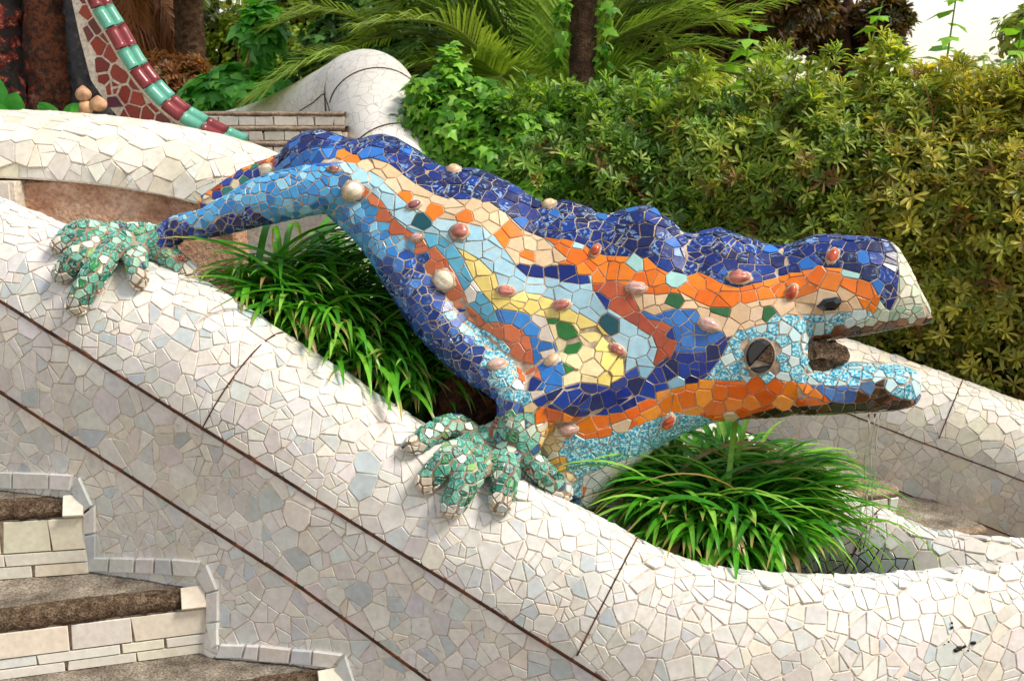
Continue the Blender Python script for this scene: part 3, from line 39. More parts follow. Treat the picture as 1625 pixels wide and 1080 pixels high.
# ------------------------------------------------------------------ object helpers
def put(o, parent=None, loc=None):
    COL.objects.link(o)
    if parent is not None:
        o.parent = parent
    if loc is not None: o.location = loc
    return o
def tag(o, label=None, cat=None, group=None, kind=None):
    if label: o['label'] = label
    if cat: o['category'] = cat
    if group: o['group'] = group
    if kind: o['kind'] = kind
    return o
def empty(name, loc=(0, 0, 0), label=None, cat=None, group=None):
    o = bpy.data.objects.new(name, None); o.empty_display_size = .1; put(o, None, loc)
    return tag(o, label, cat, group)
def mesh(name, V, F, mats, mi=None, smooth=False, tint=None):
    me = bpy.data.meshes.new(name)
    me.from_pydata([tuple(v) for v in V], [], [tuple(f) for f in F])
    for m in (mats if isinstance(mats, (list, tuple)) else [mats]): me.materials.append(m)
    if mi is not None: me.polygons.foreach_set('material_index', np.asarray(mi, dtype=np.int32))
    if smooth: me.polygons.foreach_set('use_smooth', np.ones(len(me.polygons), dtype=bool))
    if tint is not None:
        at = me.color_attributes.new('tint', 'FLOAT_COLOR', 'POINT')
        at.data.foreach_set('color', np.asarray(tint, dtype=np.float32).ravel())
    me.update()
    return me
def fast_mesh(name, V, F, mats, tint=None, smooth=False):
    """V (n,3) and F (m,k) arrays, one face size: quick for many leaves"""
    me = bpy.data.meshes.new(name); V = np.asarray(V, np.float32); F = np.asarray(F, np.int32); k = F.shape[1]
    me.vertices.add(len(V)); me.vertices.foreach_set('co', V.ravel())
    me.loops.add(F.size); me.loops.foreach_set('vertex_index', F.ravel())
    me.polygons.add(len(F)); me.polygons.foreach_set('loop_start', np.arange(0, F.size, k, dtype=np.int32))
    me.polygons.foreach_set('loop_total', np.full(len(F), k, np.int32))
    if smooth: me.polygons.foreach_set('use_smooth', np.ones(len(F), dtype=bool))
    me.materials.append(mats); me.update(calc_edges=True)
    if tint is not None:
        at = me.color_attributes.new('tint', 'FLOAT_COLOR', 'POINT'); at.data.foreach_set('color', np.asarray(tint, np.float32).ravel())
    return me
def obj(name, me, parent=None, loc=None):
    o = bpy.data.objects.new(name, me); return put(o, parent, loc)
def child(name, V, F, mats, parent, **kw):
    """mesh given in world coordinates, linked under a parent that is an unrotated Empty"""
    V = np.asarray(V, float); c = V.mean(0)
    off = np.array(parent.location) if parent is not None and parent.parent is None else np.array(parent.location)+np.array(parent.parent.location)
    return obj(name, mesh(name, V-c, F, mats, **kw), parent, c-off)
def lin(h):
    h = h.lstrip('#'); c = np.array([int(h[i:i+2], 16)/255 for i in (0, 2, 4)])
    return np.where(c <= .04045, c/12.92, ((c+.055)/1.055)**2.4)

# ------------------------------------------------------------------ materials
class NT:
    def __init__(s, name):
        s.m = bpy.data.materials.new(name); s.m.use_nodes = True; s.t = s.m.node_tree; s.b = s.t.nodes['Principled BSDF']
    def n(s, t, **kw):
        x = s.t.nodes.new(t)
        for k, v in kw.items(): setattr(x, k, v)
        return x
    def l(s, a, b): s.t.links.new(a, b)
    def noise(s, scale, detail=4, vec=None, rough=.55, dist=0):
        x = s.n('ShaderNodeTexNoise'); x.inputs['Scale'].default_value = scale; x.inputs['Detail'].default_value = detail
        x.inputs['Roughness'].default_value = rough; x.inputs['Distortion'].default_value = dist
        if vec is not None: s.l(vec, x.inputs['Vector'])
        return x
    def ramp(s, fac, stops):
        x = s.n('ShaderNodeValToRGB'); e = x.color_ramp.elements
        while len(e) < len(stops): e.new(.5)
        for el, (p, c) in zip(e, stops): el.position = p; el.color = tuple(c)+(1,) if len(c) == 3 else c
        s.l(fac, x.inputs[0]); return x
    def mix(s, fac, a, b, blend='MIX'):
        x = s.n('ShaderNodeMix', data_type='RGBA', blend_type=blend)
        for sock, v in ((0, fac), (6, a), (7, b)):
            if isinstance(v, (int, float)): x.inputs[sock].default_value = v
            elif isinstance(v, (tuple, list, np.ndarray)): x.inputs[sock].default_value = tuple(v)[:3]+(1,)
            else: s.l(v, x.inputs[sock])
        return x.outputs[2]
    def bump(s, h, strength=.3, dist=.01):
        x = s.n('ShaderNodeBump'); x.inputs['Strength'].default_value = strength; x.inputs['Distance'].default_value = dist
        s.l(h, x.inputs['Height']); s.l(x.outputs[0], s.b.inputs['Normal'])
    def pos(s): return s.n('ShaderNodeNewGeometry').outputs['Position']
G3 = lambda v: (v, v, v)

def glaze(name, kind='plain', rough=.22):
    t = NT(name); b = t.b
    at = t.n('ShaderNodeAttribute', attribute_name='tint'); p = t.pos()
    add = t.n('ShaderNodeVectorMath', operation='ADD'); sc = t.n('ShaderNodeMath', operation='MULTIPLY'); sc.inputs[1].default_value = 17.0
    t.l(at.outputs['Alpha'], sc.inputs[0]); t.l(p, add.inputs[0]); t.l(sc.outputs[0], add.inputs[1]); v = add.outputs[0]
    c = at.outputs['Color']
    if kind == 'swirl':
        n = t.noise(19, 3, v, .5, 3.2); r = t.ramp(n.outputs[0], [(0, G3(0)), (.52, G3(0)), (.57, G3(.5)), (.62, G3(1)), (.68, G3(.25)), (.78, G3(.55)), (1, G3(.1))])
        n2 = t.noise(9, 2, v); r2 = t.ramp(n2.outputs[0], [(.45, G3(.02)), (.62, G3(.85))])
        m = t.n('ShaderNodeMath', operation='MULTIPLY'); t.l(r.outputs[0], m.inputs[0]); t.l(r2.outputs[0], m.inputs[1])
        c = t.mix(m.outputs[0], c, (.34, .58, .86))
    elif kind == 'speckle':
        n = t.noise(105, 3, v, .65); r = t.ramp(n.outputs[0], [(.40, (.008, .16, .34)), (.475, (.02, .40, .58)), (.53, (.28, .66, .76)), (.60, (.66, .86, .86))])
        c = t.mix(.88, c, r.outputs[0])
    elif kind == 'marble':
        n = t.noise(30, 3, v, .5, 3.0); r = t.ramp(n.outputs[0], [(.50, G3(0)), (.60, G3(.55)), (.68, G3(.05))])
        c = t.mix(r.outputs[0], c, (.62, .80, .74))
    n = t.noise(42, 3, v); r = t.ramp(n.outputs[0], [(.3, G3(.88)), (.7, G3(1.04))]); c = t.mix(1, c, r.outputs[0], 'MULTIPLY')
    # dirt that has settled on the glaze
    d = t.noise(14, 6, p, .7); dr = t.ramp(d.outputs[0], [(.58, G3(0)), (.76, G3(.34))])
    c = t.mix(dr.outputs[0], c, (.20, .14, .09))
    g = t.noise(1.7, 7, p, .72); gr = t.ramp(g.outputs[0], [(.36, (.84, .82, .78)), (.56, (1, 1, 1))]); c = t.mix(1, c, gr.outputs[0], 'MULTIPLY')
    t.l(c, b.inputs['Base Color'])
    rr = t.ramp(d.outputs[0], [(.35, G3(rough*.8)), (.7, G3(rough*1.8))]); t.l(rr.outputs[0], b.inputs['Roughness'])
    b.inputs['Specular IOR Level'].default_value = .45
    hn = t.noise(22, 2, v); t.bump(hn.outputs[0], .12, .006)
    return t.m
def rough_mat(name, cols, scale=8, rough=.9, bump=.6, dist=.01, detail=8, fine=60, lo=.72):
    t = NT(name); p = t.pos(); n = t.noise(scale, detail, p, .65)
    k = len(cols); r = t.ramp(n.outputs[0], [(.28+.44*i/(k-1), cols[i]) for i in range(k)])
    f = t.noise(fine, 4, p); fr = t.ramp(f.outputs[0], [(.34, G3(lo)), (.62, G3(1.12))])
    t.l(t.mix(1, r.outputs[0], fr.outputs[0], 'MULTIPLY'), t.b.inputs['Base Color'])
    t.b.inputs['Roughness'].default_value = rough; t.b.inputs['Specular IOR Level'].default_value = .25
    mx = t.n('ShaderNodeMath', operation='ADD'); t.l(n.outputs[0], mx.inputs[0]); t.l(f.outputs[0], mx.inputs[1])
    t.bump(mx.outputs[0], bump, dist); return t.m
def leaf_mat(name, trans=.42, rough=.42):
    t = NT(name); at = t.n('ShaderNodeAttribute', attribute_name='tint'); p = t.pos()
    n = t.noise(30, 3, p); r = t.ramp(n.outputs[0], [(.3, G3(.8)), (.7, G3(1.15))])
    c = t.mix(1, at.outputs['Color'], r.outputs[0], 'MULTIPLY'); t.l(c, t.b.inputs['Base Color'])
    t.b.inputs['Roughness'].default_value = rough; t.b.inputs['Specular IOR Level'].default_value = .4
    tr = t.n('ShaderNodeBsdfTranslucent'); g = t.mix(1, c, (1.5, 1.35, .55), 'MULTIPLY'); t.l(g, tr.inputs[0])
    ms = t.n('ShaderNodeMixShader'); ms.inputs[0].default_value = trans
    t.l(t.b.outputs[0], ms.inputs[1]); t.l(tr.outputs[0], ms.inputs[2]); t.l(ms.outputs[0], t.t.nodes['Material Output'].inputs[0]); return t.m
def flat_mat(name, c, rough=.5, spec=.4, var=.25, scale=25):
    t = NT(name); n = t.noise(scale, 4, t.pos()); r = t.ramp(n.outputs[0], [(.3, G3(1-var)), (.7, G3(1+var*.5))])
    t.l(t.mix(1, tuple(c), r.outputs[0], 'MULTIPLY'), t.b.inputs['Base Color']); t.b.inputs['Roughness'].default_value = rough
    t.b.inputs['Specular IOR Level'].default_value = spec; return t.m
M = {}
M['plain'] = glaze('glazed_ceramic'); M['swirl'] = glaze('swirled_glaze', 'swirl', .24); M['speckle'] = glaze('speckled_glaze', 'speckle')
M['marble'] = glaze('marbled_green_glaze', 'marble', .16); M['white'] = glaze('white_glaze', 'plain', .3)
M['grout'] = rough_mat('warm_grout', [lin('#8f7a66'), lin('#c8b49c'), lin('#dccbb4')], 6, .9, .35, .004)
M['grout_pale'] = rough_mat('pale_grout', [lin('#b0a08c'), lin('#d6cab9'), lin('#e2d8ca')], 5, .9, .3, .003)
M['grout_dark'] = rough_mat('dark_stained_grout', [lin('#2a221c'), lin('#4a3c32'), lin('#6b5a4a')], 7, .9, .5, .006)
M['grout_liz'] = rough_mat('sculpture_cement', [lin('#6e5643'), lin('#b8a48e'), lin('#d8c8b2')], 7, .9, .4, .004)
def _smooth():
    t = NT('worn_white_mosaic'); p = t.pos(); v = t.n('ShaderNodeTexVoronoi', feature='DISTANCE_TO_EDGE'); v.inputs['Scale'].default_value = 13; t.l(p, v.inputs['Vector'])
    r = t.ramp(v.outputs['Distance'], [(0, G3(.58)), (.04, G3(1)), (1, G3(1))]); n = t.noise(3.2, 6, p, .65); r2 = t.ramp(n.outputs[0], [(.3, lin('#d2cbc0')), (.5, lin('#e6e1d8')), (.7, lin('#ece8df'))])
    t.l(t.mix(1, r2.outputs[0], r.outputs[0], 'MULTIPLY'), t.b.inputs['Base Color']); t.b.inputs['Roughness'].default_value = .45; t.bump(r.outputs[0], .25, .004); return t.m
M['smooth_mosaic'] = _smooth()
M['grout_foot'] = rough_mat('stained_cement', [lin('#5a4636'), lin('#9a8470'), lin('#bfa994')], 9, .9, .4, .004)
M['rust'] = rough_mat('rusty_iron', [lin('#241b17'), lin('#4e3528'), lin('#7d4a30')], 14, .75, .5, .004)
M['tread'] = rough_mat('worn_tread_stone', [lin('#4f463c'), lin('#8b8072'), lin('#b5ab9c')], 7, .9, .9, .010, 12, 110, .42)
M['nosing'] = rough_mat('coarse_brown_stone', [lin('#3a2c20'), lin('#6f5a46'), lin('#a3907a')], 34, .95, 1.0, .02, 12, 120, .40)
M['tread_far'] = rough_mat('brown_step_stone', [lin('#6a5848'), lin('#988470'), lin('#b8a590')], 16, .95, .8, .012)
M['pinkstone'] = rough_mat('pinkish_rough_stone', [lin('#8a5a44'), lin('#c89c80'), lin('#e0bda2')], 5, .95, .8, .02)
M['brownrock'] = rough_mat('brown_mossy_rock', [lin('#1a120c'), lin('#4a2e1c'), lin('#7d4d2e')], 24, 1, 1, .03)
M['soil'] = rough_mat('dark_soil', [lin('#140f0b'), lin('#2a2018'), lin('#453627')], 14, 1, 1, .03)
M['ground'] = rough_mat('dry_garden_ground', [lin('#4a3b28'), lin('#7a6242'), lin('#8f7a52')], .9, 1, .8, .03)
M['leaf'] = leaf_mat('leaf'); M['blade'] = leaf_mat('strap_leaf', .35, .30); M['palmleaf'] = leaf_mat('palm_leaflet', .25, .38)
M['bark'] = rough_mat('bark', [lin('#241910'), lin('#4a3626'), lin('#6e5440')], 14, .95, 1, .02)
M['twig'] = flat_mat('reddish_twig', lin('#7a4a2c'), .8)
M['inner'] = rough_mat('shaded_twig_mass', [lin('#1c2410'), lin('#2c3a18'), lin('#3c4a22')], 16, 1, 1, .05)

# ------------------------------------------------------------------ shapes shared by everything
#<core
def catmull(P, n, closed=False):
    P = np.asarray(P, float); m = len(P); out = []
    for i in range(m-1):
        p0 = P[max(i-1, 0)]; p1 = P[i]; p2 = P[i+1]; p3 = P[min(i+2, m-1)]
        for k in range(n):
            t = k/n
            out.append(.5*((2*p1)+(-p0+p2)*t+(2*p0-5*p1+4*p2-p3)*t*t+(-p0+3*p1-3*p2+p3)*t**3))
    out.append(P[-1]); return np.array(out)
def wall_frames(path, n):
    Q = catmull(path, n)
    T = np.gradient(Q, axis=0)
    for _ in range(3): T[1:-1] = (T[:-2]+2*T[1:-1]+T[2:])/4
    T /= np.linalg.norm(T, axis=1)[:, None]
    R = np.stack([T[:, 1], -T[:, 0], 0*T[:, 0]], 1); R /= np.linalg.norm(R, axis=1)[:, None]
    U = np.cross(R, T); return Q, T, R, U
def profile(b, down, back, nf=8, ne=22):
    """(lateral factor, height) pairs from the front foot over the rounded top to the back foot"""
    pr = [(1.0, -down+(down-b)*i/nf) for i in range(nf)]
    for i in range(ne+1):
        f = math.pi*i/ne; pr.append((math.cos(f), -b+b*math.sin(f)))
    pr += [(-1.0, -b-(back-b)*(i+1)/nf) for i in range(nf)]
    return pr
def wall_loft(path, width, b, down, back, n=6):
    Q, T, R, U = wall_frames(path, n); pr = profile(b, down, back); V = []; par = []
    L = np.concatenate([[0], np.cumsum(np.linalg.norm(np.diff(Q, axis=0), axis=1))])
    for i in range(len(Q)):
        a = width(i/(len(Q)-1))
        for k, (l, h) in enumerate(pr):
            V.append(Q[i]+R[i]*a*l+U[i]*h); par.append((L[i], l, h))
    m = len(pr); F = []; FP = []
    for i in range(len(Q)-1):
        for k in range(m-1):
            F.append((i*m+k, (i+1)*m+k, (i+1)*m+k+1, i*m+k+1)); FP.append((round(float(L[i]), 2), i, k, pr[k]))
    return np.array(V), F, np.array(par), FP
def near_wall_mesh(G):
    return wall_loft(G['NW'], lambda s: .27 if s < .3 else (.27-.09*min(1, (s-.3)/.2)), .42, 1.9, .9, 6)
def fwid(s): return .25+.07*min(1, max(0, (.50-s)/.15))
def far_wall_mesh(G):
    return wall_loft(G['FW'], fwid, .30, 1.9, 1.2, 6)
def tube_vf(P, nseg=4, ring=14, flat=1.0):
    P = np.asarray(P, float); Q = catmull(P, nseg); r = Q[:, 3]; Q = Q[:, :3]
    T = np.gradient(Q, axis=0); T /= np.linalg.norm(T, axis=1)[:, None]+1e-9
    # rounded ends
    def cap(c, t, r0, sgn): return [(c+t*sgn*r0*math.sin(a), r0*math.cos(a), t) for a in (.45, .9, 1.3)]
    rows = [x for x in reversed(cap(Q[0], T[0], r[0], -1))]+[(Q[i], r[i], T[i]) for i in range(len(Q))]+cap(Q[-1], T[-1], r[-1], 1)
    V = []; F = []
    for c, rr, t in rows:
        up = np.array([0, 0, 1.0]); s = np.cross(t, up); s /= np.linalg.norm(s)+1e-9; u = np.cross(s, t)
        for k in range(ring):
            a = 2*math.pi*k/ring; V.append(c+rr*(s*math.cos(a)+u*flat*math.sin(a)))
    for i in range(len(rows)-1):
        for k in range(ring):
            F.append((i*ring+k, i*ring+(k+1) % ring, (i+1)*ring+(k+1) % ring, (i+1)*ring+k))
    n = len(V); V.append(rows[0][0]); V.append(rows[-1][0])
    for k in range(ring):
        F.append((n, (k+1) % ring, k)); F.append((n+1, (len(rows)-1)*ring+k, (len(rows)-1)*ring+(k+1) % ring))
    return np.array(V), F
def body_vf(S, L, ring=30):
    O, ex, eu, en = (np.array(L[k]) for k in ('O', 'ex', 'eu', 'en'))
    S = catmull(S, 3); V = []; F = []
    for ta, tb, ba, bb, d in S:
        T = O+ex*ta+eu*tb; B = O+ex*ba+eu*bb; c = (T+B)/2; h = (T-B)/2
        for k in range(ring):
            a = 2*math.pi*k/ring; ca, sa = math.cos(a), math.sin(a)
            V.append(c+h*ca+en*d*(1-.38*max(0, ca)**2)*math.copysign(abs(sa)**.66, sa))
    n = len(S)
    for i in range(n-1):
        for k in range(ring):
            F.append((i*ring+k, (i+1)*ring+k, (i+1)*ring+(k+1) % ring, i*ring+(k+1) % ring))
    V.append(np.mean(V[:ring], 0)); V.append(np.mean(V[(n-1)*ring:n*ring], 0)); m = n*ring
    for k in range(ring):
        F.append((m, k, (k+1) % ring)); F.append((m+1, (n-1)*ring+(k+1) % ring, (n-1)*ring+k))
    return np.array(V), F
def lizard_core(G, voxel=.012):
    L = G['LZ']; parts = [body_vf(L[k], L) for k in ('body', 'uj', 'lj')]
    parts += [tube_vf(L[k]) for k in ('thigh', 'belly', 'shoulder', 'tail', 'rpalm', 'fpalm')]
    parts += [tube_vf(t) for t in L['rear']+L['front']]
    V = []; F = []; o = 0
    for v, f in parts:
        V.append(v); F += [tuple(i+o for i in q) for q in f]; o += len(v)
    me = bpy.data.meshes.new('tmp'); me.from_pydata([tuple(v) for v in np.concatenate(V)], [], F)
    bm = bmesh.new(); bm.from_mesh(me)
    bmesh.ops.recalc_face_normals(bm, faces=bm.faces); bm.to_mesh(me); bm.free()
    ob = bpy.data.objects.new('tmp', me); bpy.context.scene.collection.objects.link(ob)
    r = ob.modifiers.new('r', 'REMESH'); r.mode = 'VOXEL'; r.voxel_size = voxel
    s = ob.modifiers.new('s', 'SMOOTH'); s.factor = .5; s.iterations = 5
    dg = bpy.context.evaluated_depsgraph_get(); ev = ob.evaluated_get(dg); m2 = ev.to_mesh()
    n = len(m2.vertices); co = np.empty(n*3); m2.vertices.foreach_get('co', co)
    faces = [tuple(p.vertices) for p in m2.polygons]; ev.to_mesh_clear()
    bpy.data.objects.remove(ob); bpy.data.meshes.remove(me)
    return co.reshape(-1, 3), faces
#core>
def tri_arrays(V, F):
    T = []
    for f in F:
        for i in range(1, len(f)-1): T.append((f[0], f[i], f[i+1]))
    T = np.array(T); a, b, c = V[T[:, 0]], V[T[:, 1]], V[T[:, 2]]
    n = np.cross(b-a, c-a); ar = np.linalg.norm(n, axis=1)/2
    return T, n/(2*ar[:, None]+1e-12), ar
def vert_normals(V, T, N, A):
    vn = np.zeros_like(V)
    for k in range(3): np.add.at(vn, T[:, k], N*A[:, None])
    return vn/(np.linalg.norm(vn, axis=1)[:, None]+1e-12)
class Grid:
    def __init__(s, c): s.c = c; s.d = {}
    def ok(s, p, r):
        k = (int(math.floor(p[0]/s.c)), int(math.floor(p[1]/s.c)), int(math.floor(p[2]/s.c)))
        m = 2
        for i in range(-m, m+1):
            for j in range(-m, m+1):
                for l in range(-m, m+1):
                    for q, rq in s.d.get((k[0]+i, k[1]+j, k[2]+l), ()):
                        rr = min(r, rq) if False else (r+rq)*.5
                        if (p[0]-q[0])**2+(p[1]-q[1])**2+(p[2]-q[2])**2 < rr*rr: return False
        s.d.setdefault(k, []).append((p, r)); return True
def clip(poly, n0, n1, d):
    out = []; m = len(poly)
    for i in range(m):
        a = poly[i]; b = poly[(i+1) % m]; da = a[0]*n0+a[1]*n1-d; db = b[0]*n0+b[1]*n1-d
        if da <= 0: out.append(a)
        if (da < 0 < db) or (db < 0 < da):
            t = da/(da-db); out.append((a[0]+(b[0]-a[0])*t, a[1]+(b[1]-a[1])*t))
    return out
def p_area(p): return .5*abs(sum(p[i][0]*p[(i+1) % len(p)][1]-p[(i+1) % len(p)][0]*p[i][1] for i in range(len(p))))
def inset(poly, g):
    m = len(poly); s = sum(poly[i][0]*poly[(i+1) % m][1]-poly[(i+1) % m][0]*poly[i][1] for i in range(m)); sg = 1 if s > 0 else -1
    out = poly
    for i in range(m):
        a = poly[i]; b = poly[(i+1) % m]; ex, ey = b[0]-a[0], b[1]-a[1]; l = math.hypot(ex, ey)
        if l < 1e-7: continue
        nx, ny = sg*ey/l, -sg*ex/l; out = clip(out, nx, ny, nx*a[0]+ny*a[1]-g)
        if len(out) < 3: return []
    # drop very short edges
    res = []
    for i, p in enumerate(out):
        q = out[i-1]
        if math.hypot(p[0]-q[0], p[1]-q[1]) > .0018: res.append(p)
    return res if len(res) >= 3 else []
def split(poly, rnd):
    m = len(poly); cx = sum(p[0] for p in poly)/m; cy = sum(p[1] for p in poly)/m
    # cut across the longest direction, a little off centre
    best = max(((math.hypot(poly[i][0]-poly[j][0], poly[i][1]-poly[j][1]), i, j) for i in range(m) for j in range(i)), key=lambda x: x[0])
    a, b = poly[best[1]], poly[best[2]]; th = math.atan2(b[1]-a[1], b[0]-a[0])+rnd.uniform(-.7, .7)
    nx, ny = math.cos(th), math.sin(th); d = nx*cx+ny*cy+rnd.uniform(-.12, .12)*best[0]
    return [q for q in (clip(poly, nx, ny, d), clip(poly, -nx, -ny, -d)) if len(q) >= 3]
def by_class(poly, k, f, amin, depth=2):
    """cut a cell along the colour boundary that crosses it"""
    m = len(poly); cx = sum(p[0] for p in poly)/m; cy = sum(p[1] for p in poly)/m
    pts = [(cx, cy)]+[(cx+(p[0]-cx)*t, cy+(p[1]-cy)*t) for i in range(m) for p in (poly[i], ((poly[i][0]+poly[i-1][0])/2, (poly[i][1]+poly[i-1][1])/2)) for t in (.45, .9)]
    cl = [f(*p) for p in pts]; cnt = {}
    for c in cl: cnt[c] = cnt.get(c, 0)+1
    top = sorted(cnt, key=lambda c: -cnt[c])
    if len(top) < 2 or cnt[top[1]] < .12*len(cl) or depth == 0: return [(poly, top[0])]
    # finer samples, then the straight cut that separates the two best
    pts = []
    for i in range(m):
        a, b = poly[i-1], poly[i]
        for u in (.12, .3, .5, .7, .88):
            for t in (.25, .5, .75, .95): pts.append((cx+(a[0]+(b[0]-a[0])*u-cx)*t, cy+(a[1]+(b[1]-a[1])*u-cy)*t))
    cl = [f(*p) for p in pts]; A = [p for p, c in zip(pts, cl) if c == top[0]]; B = [p for p, c in zip(pts, cl) if c != top[0]]
    if not A or not B: return [(poly, top[0])]
    A = np.array(A); B = np.array(B); best = None
    for ia in range(24):
        th = math.pi*ia/24; n = np.array([math.cos(th), math.sin(th)]); a = A @ n; b = B @ n
        allv = np.concatenate([a, b]); lab_ = np.concatenate([np.ones(len(a)), -np.ones(len(b))]); o = np.argsort(allv); cs = np.abs(np.cumsum(lab_[o])-0); tot = lab_.sum()
        sc = np.abs(2*np.cumsum(lab_[o])-tot)[:-1]; j = int(np.argmax(sc))
        if best is None or sc[j] > best[0]: best = (sc[j], n, (allv[o][j]+allv[o][j+1])/2)
    _, n, d = best; q1 = clip(poly, n[0], n[1], d); q2 = clip(poly, -n[0], -n[1], -d); out = []
    if len(q1) < 3 or len(q2) < 3 or min(p_area(q1), p_area(q2)) < amin: return [(poly, top[0])]
    for q in (q1, q2): out += by_class(q, k, f, amin, depth-1)
    return out
def tessellate(P, N, S, K, gap, h, split_p=0.0, jit=.0, seed=1, cls=None, limits=None, tilt=.018, split_cells=False):
    """broken-tile cells round the sites P (normals N, sizes S, classes K): list of (centre, normal, class, outline in 3-D frame)"""
    rnd = random.Random(seed); kd = kdtree.KDTree(len(P))
    for i, p in enumerate(P): kd.insert(p, i)
    kd.balance(); W = [rnd.uniform(-1, 1)*jit for _ in P]; tiles = []
    for i in range(len(P)):
        p = P[i]; n = N[i]; s = S[i]
        u = np.cross(n, (0, 0, 1.0)); lu = np.linalg.norm(u)
        u = np.array([1.0, 0, 0]) if lu < 1e-4 else u/lu
        v = np.cross(n, u); k = 1.35*s
        poly = [(k*math.cos(a*math.pi/4), k*math.sin(a*math.pi/4)) for a in range(8)]
        for q, j, d in kd.find_range(p, 3.0*s):
            if j == i: continue
            if N[j] @ n < .15: continue
            w = P[j]-p; x, y = w @ u, w @ v; l = math.hypot(x, y)
            if l < 1e-6: continue
            poly = clip(poly, x/l, y/l, l/2*(1+(W[i]-W[j])))
            if len(poly) < 3: break
        if len(poly) < 3: continue
        extra = []
        if limits is not None:
            for g0, g in limits(p, n):          # stay on the inner side of an edge or an iron band
                gu = (g(p+u*.01)-g0)/.01; gv = (g(p+v*.01)-g0)/.01; gl = math.hypot(gu, gv)
                if gl > 1e-6:
                    if not split_cells: poly = clip(poly, gu/gl, gv/gl, -g0/gl)
                    else: extra = [q for q in (extra or [poly]) for q in (clip(q, gu/gl, gv/gl, -g0/gl), clip(q, -gu/gl, -gv/gl, g0/gl)) if len(q) >= 3 and p_area(q) > 2e-4]
                if len(poly) < 3: break
            if len(poly) < 3: continue
        parts = [(q, K[i]) for q in extra] if extra else [(poly, K[i])]
        if cls is not None and cls(K[i], p, n): parts = by_class(poly, K[i], lambda x, y: cls(K[i], p+u*x+v*y, None), (.30*s)**2)
        if split_p and len(parts) == 1 and rnd.random() < split_p:
            parts = split(poly, rnd)
            if rnd.random() < split_p*.45 and len(parts) == 2:
                parts = split(parts[0], rnd)+[parts[1]] if p_area(parts[0]) > p_area(parts[1]) else [parts[0]]+split(parts[1], rnd)
            parts = [(q, K[i]) for q in parts]
        for q, kk in parts:
            g = gap*rnd.uniform(.7, 1.5)
            q = inset(q, g/2)
            if not q or p_area(q) < (.13*s)**2: continue
            cx = sum(a[0] for a in q)/len(q); cy = sum(a[1] for a in q)/len(q)
            tl = rnd.gauss(0, tilt), rnd.gauss(0, tilt); hh = h*rnd.uniform(.75, 1.25)
            s2 = sum(q[m][0]*q[(m+1) % len(q)][1]-q[(m+1) % len(q)][0]*q[m][1] for m in range(len(q)))
            if s2 < 0: q = q[::-1]
            ch = min(.0016, .35*h+.0004, .12*math.sqrt(p_area(q))); q2 = inset(q, ch)
            c3 = p+u*cx+v*cy
            if len(q2) != len(q): q2 = [((a[0]-cx)*.93+cx, (a[1]-cy)*.93+cy) for a in q]
            f3 = lambda a, z: p+u*a[0]+v*a[1]+n*(z+tl[0]*(a[0]-cx)+tl[1]*(a[1]-cy))
            m = len(q); V = [f3(a, -.006) for a in q]+[f3(a, hh-ch) for a in q]+[f3(a, hh) for a in q2]
            F = [(x, (x+1) % m, m+(x+1) % m, m+x) for x in range(m)]+[(m+x, m+(x+1) % m, 2*m+(x+1) % m, 2*m+x) for x in range(m)]
            F.append(tuple(range(2*m, 3*m)))
            tiles.append((c3, n, kk, np.array(V), F, p_area(q)))
    return tiles
F_ = 1742.0; TH_ = R_(12)
def seen_score(c, n, a):
    """how large a piece shows from where the photographer stood (0 outside the frame or facing away)"""
    q = np.asarray(c)-CAM; zc = q[1]*math.cos(TH_)-q[2]*math.sin(TH_); yc = q[1]*math.sin(TH_)+q[2]*math.cos(TH_)
    if zc < .1: return 0
    u = 812.5+F_*q[0]/zc; v = 540-F_*yc/zc
    if not (-20 < u < 1645 and -20 < v < 1100): return 0
    f = -(n @ q)/np.linalg.norm(q)
    return max(0, f)*a/zc**2
def emit(tiles, parent, name, look, limit=300, drop_hidden=None, stuff_name='small_tiles', seed=3, score=None):
    """the pieces that show largest become objects of their own, the rest one part"""
    rnd = random.Random(seed); sc = [(score(t) if score else seen_score(t[0], t[1], t[5])) for t in tiles]
    order = sorted(range(len(tiles)), key=lambda i: -sc[i]); single = set(i for i in order[:limit] if sc[i] > 0)
    off = np.array(parent.location)+(np.array(parent.parent.location) if parent.parent else 0)
    JV = []; JF = []; JM = []; JT = []; mats = []; o = 0
    for i, t in enumerate(tiles):
        m, col = look(t[2], rnd); tint = list(col)+[rnd.random()]
        if i in single:
            me = mesh(name, t[3]-t[0], t[4], m, tint=[tint]*len(t[3])); obj(name, me, parent, t[0]-off)
        else:
            if m not in mats: mats.append(m)
            k = mats.index(m); JV.append(t[3]-off); JF += [tuple(x+o for x in f) for f in t[4]]; o += len(t[3])
            JM += [k]*len(t[4]); JT += [tint]*len(t[3])
    if JV:
        s = obj(stuff_name, mesh(stuff_name, np.concatenate(JV), JF, mats, mi=JM, tint=JT), parent); s['kind'] = 'stuff'
def palette(items):
    cols = [lin(h) for h, w_ in items]; ws = [w_ for h, w_ in items]
    def f(rnd):
        c = rnd.choices(cols, ws)[0]*rnd.uniform(.88, 1.08); return np.clip(c*np.array([rnd.uniform(.97, 1.03) for _ in range(3)]), 0, .9)
    return f
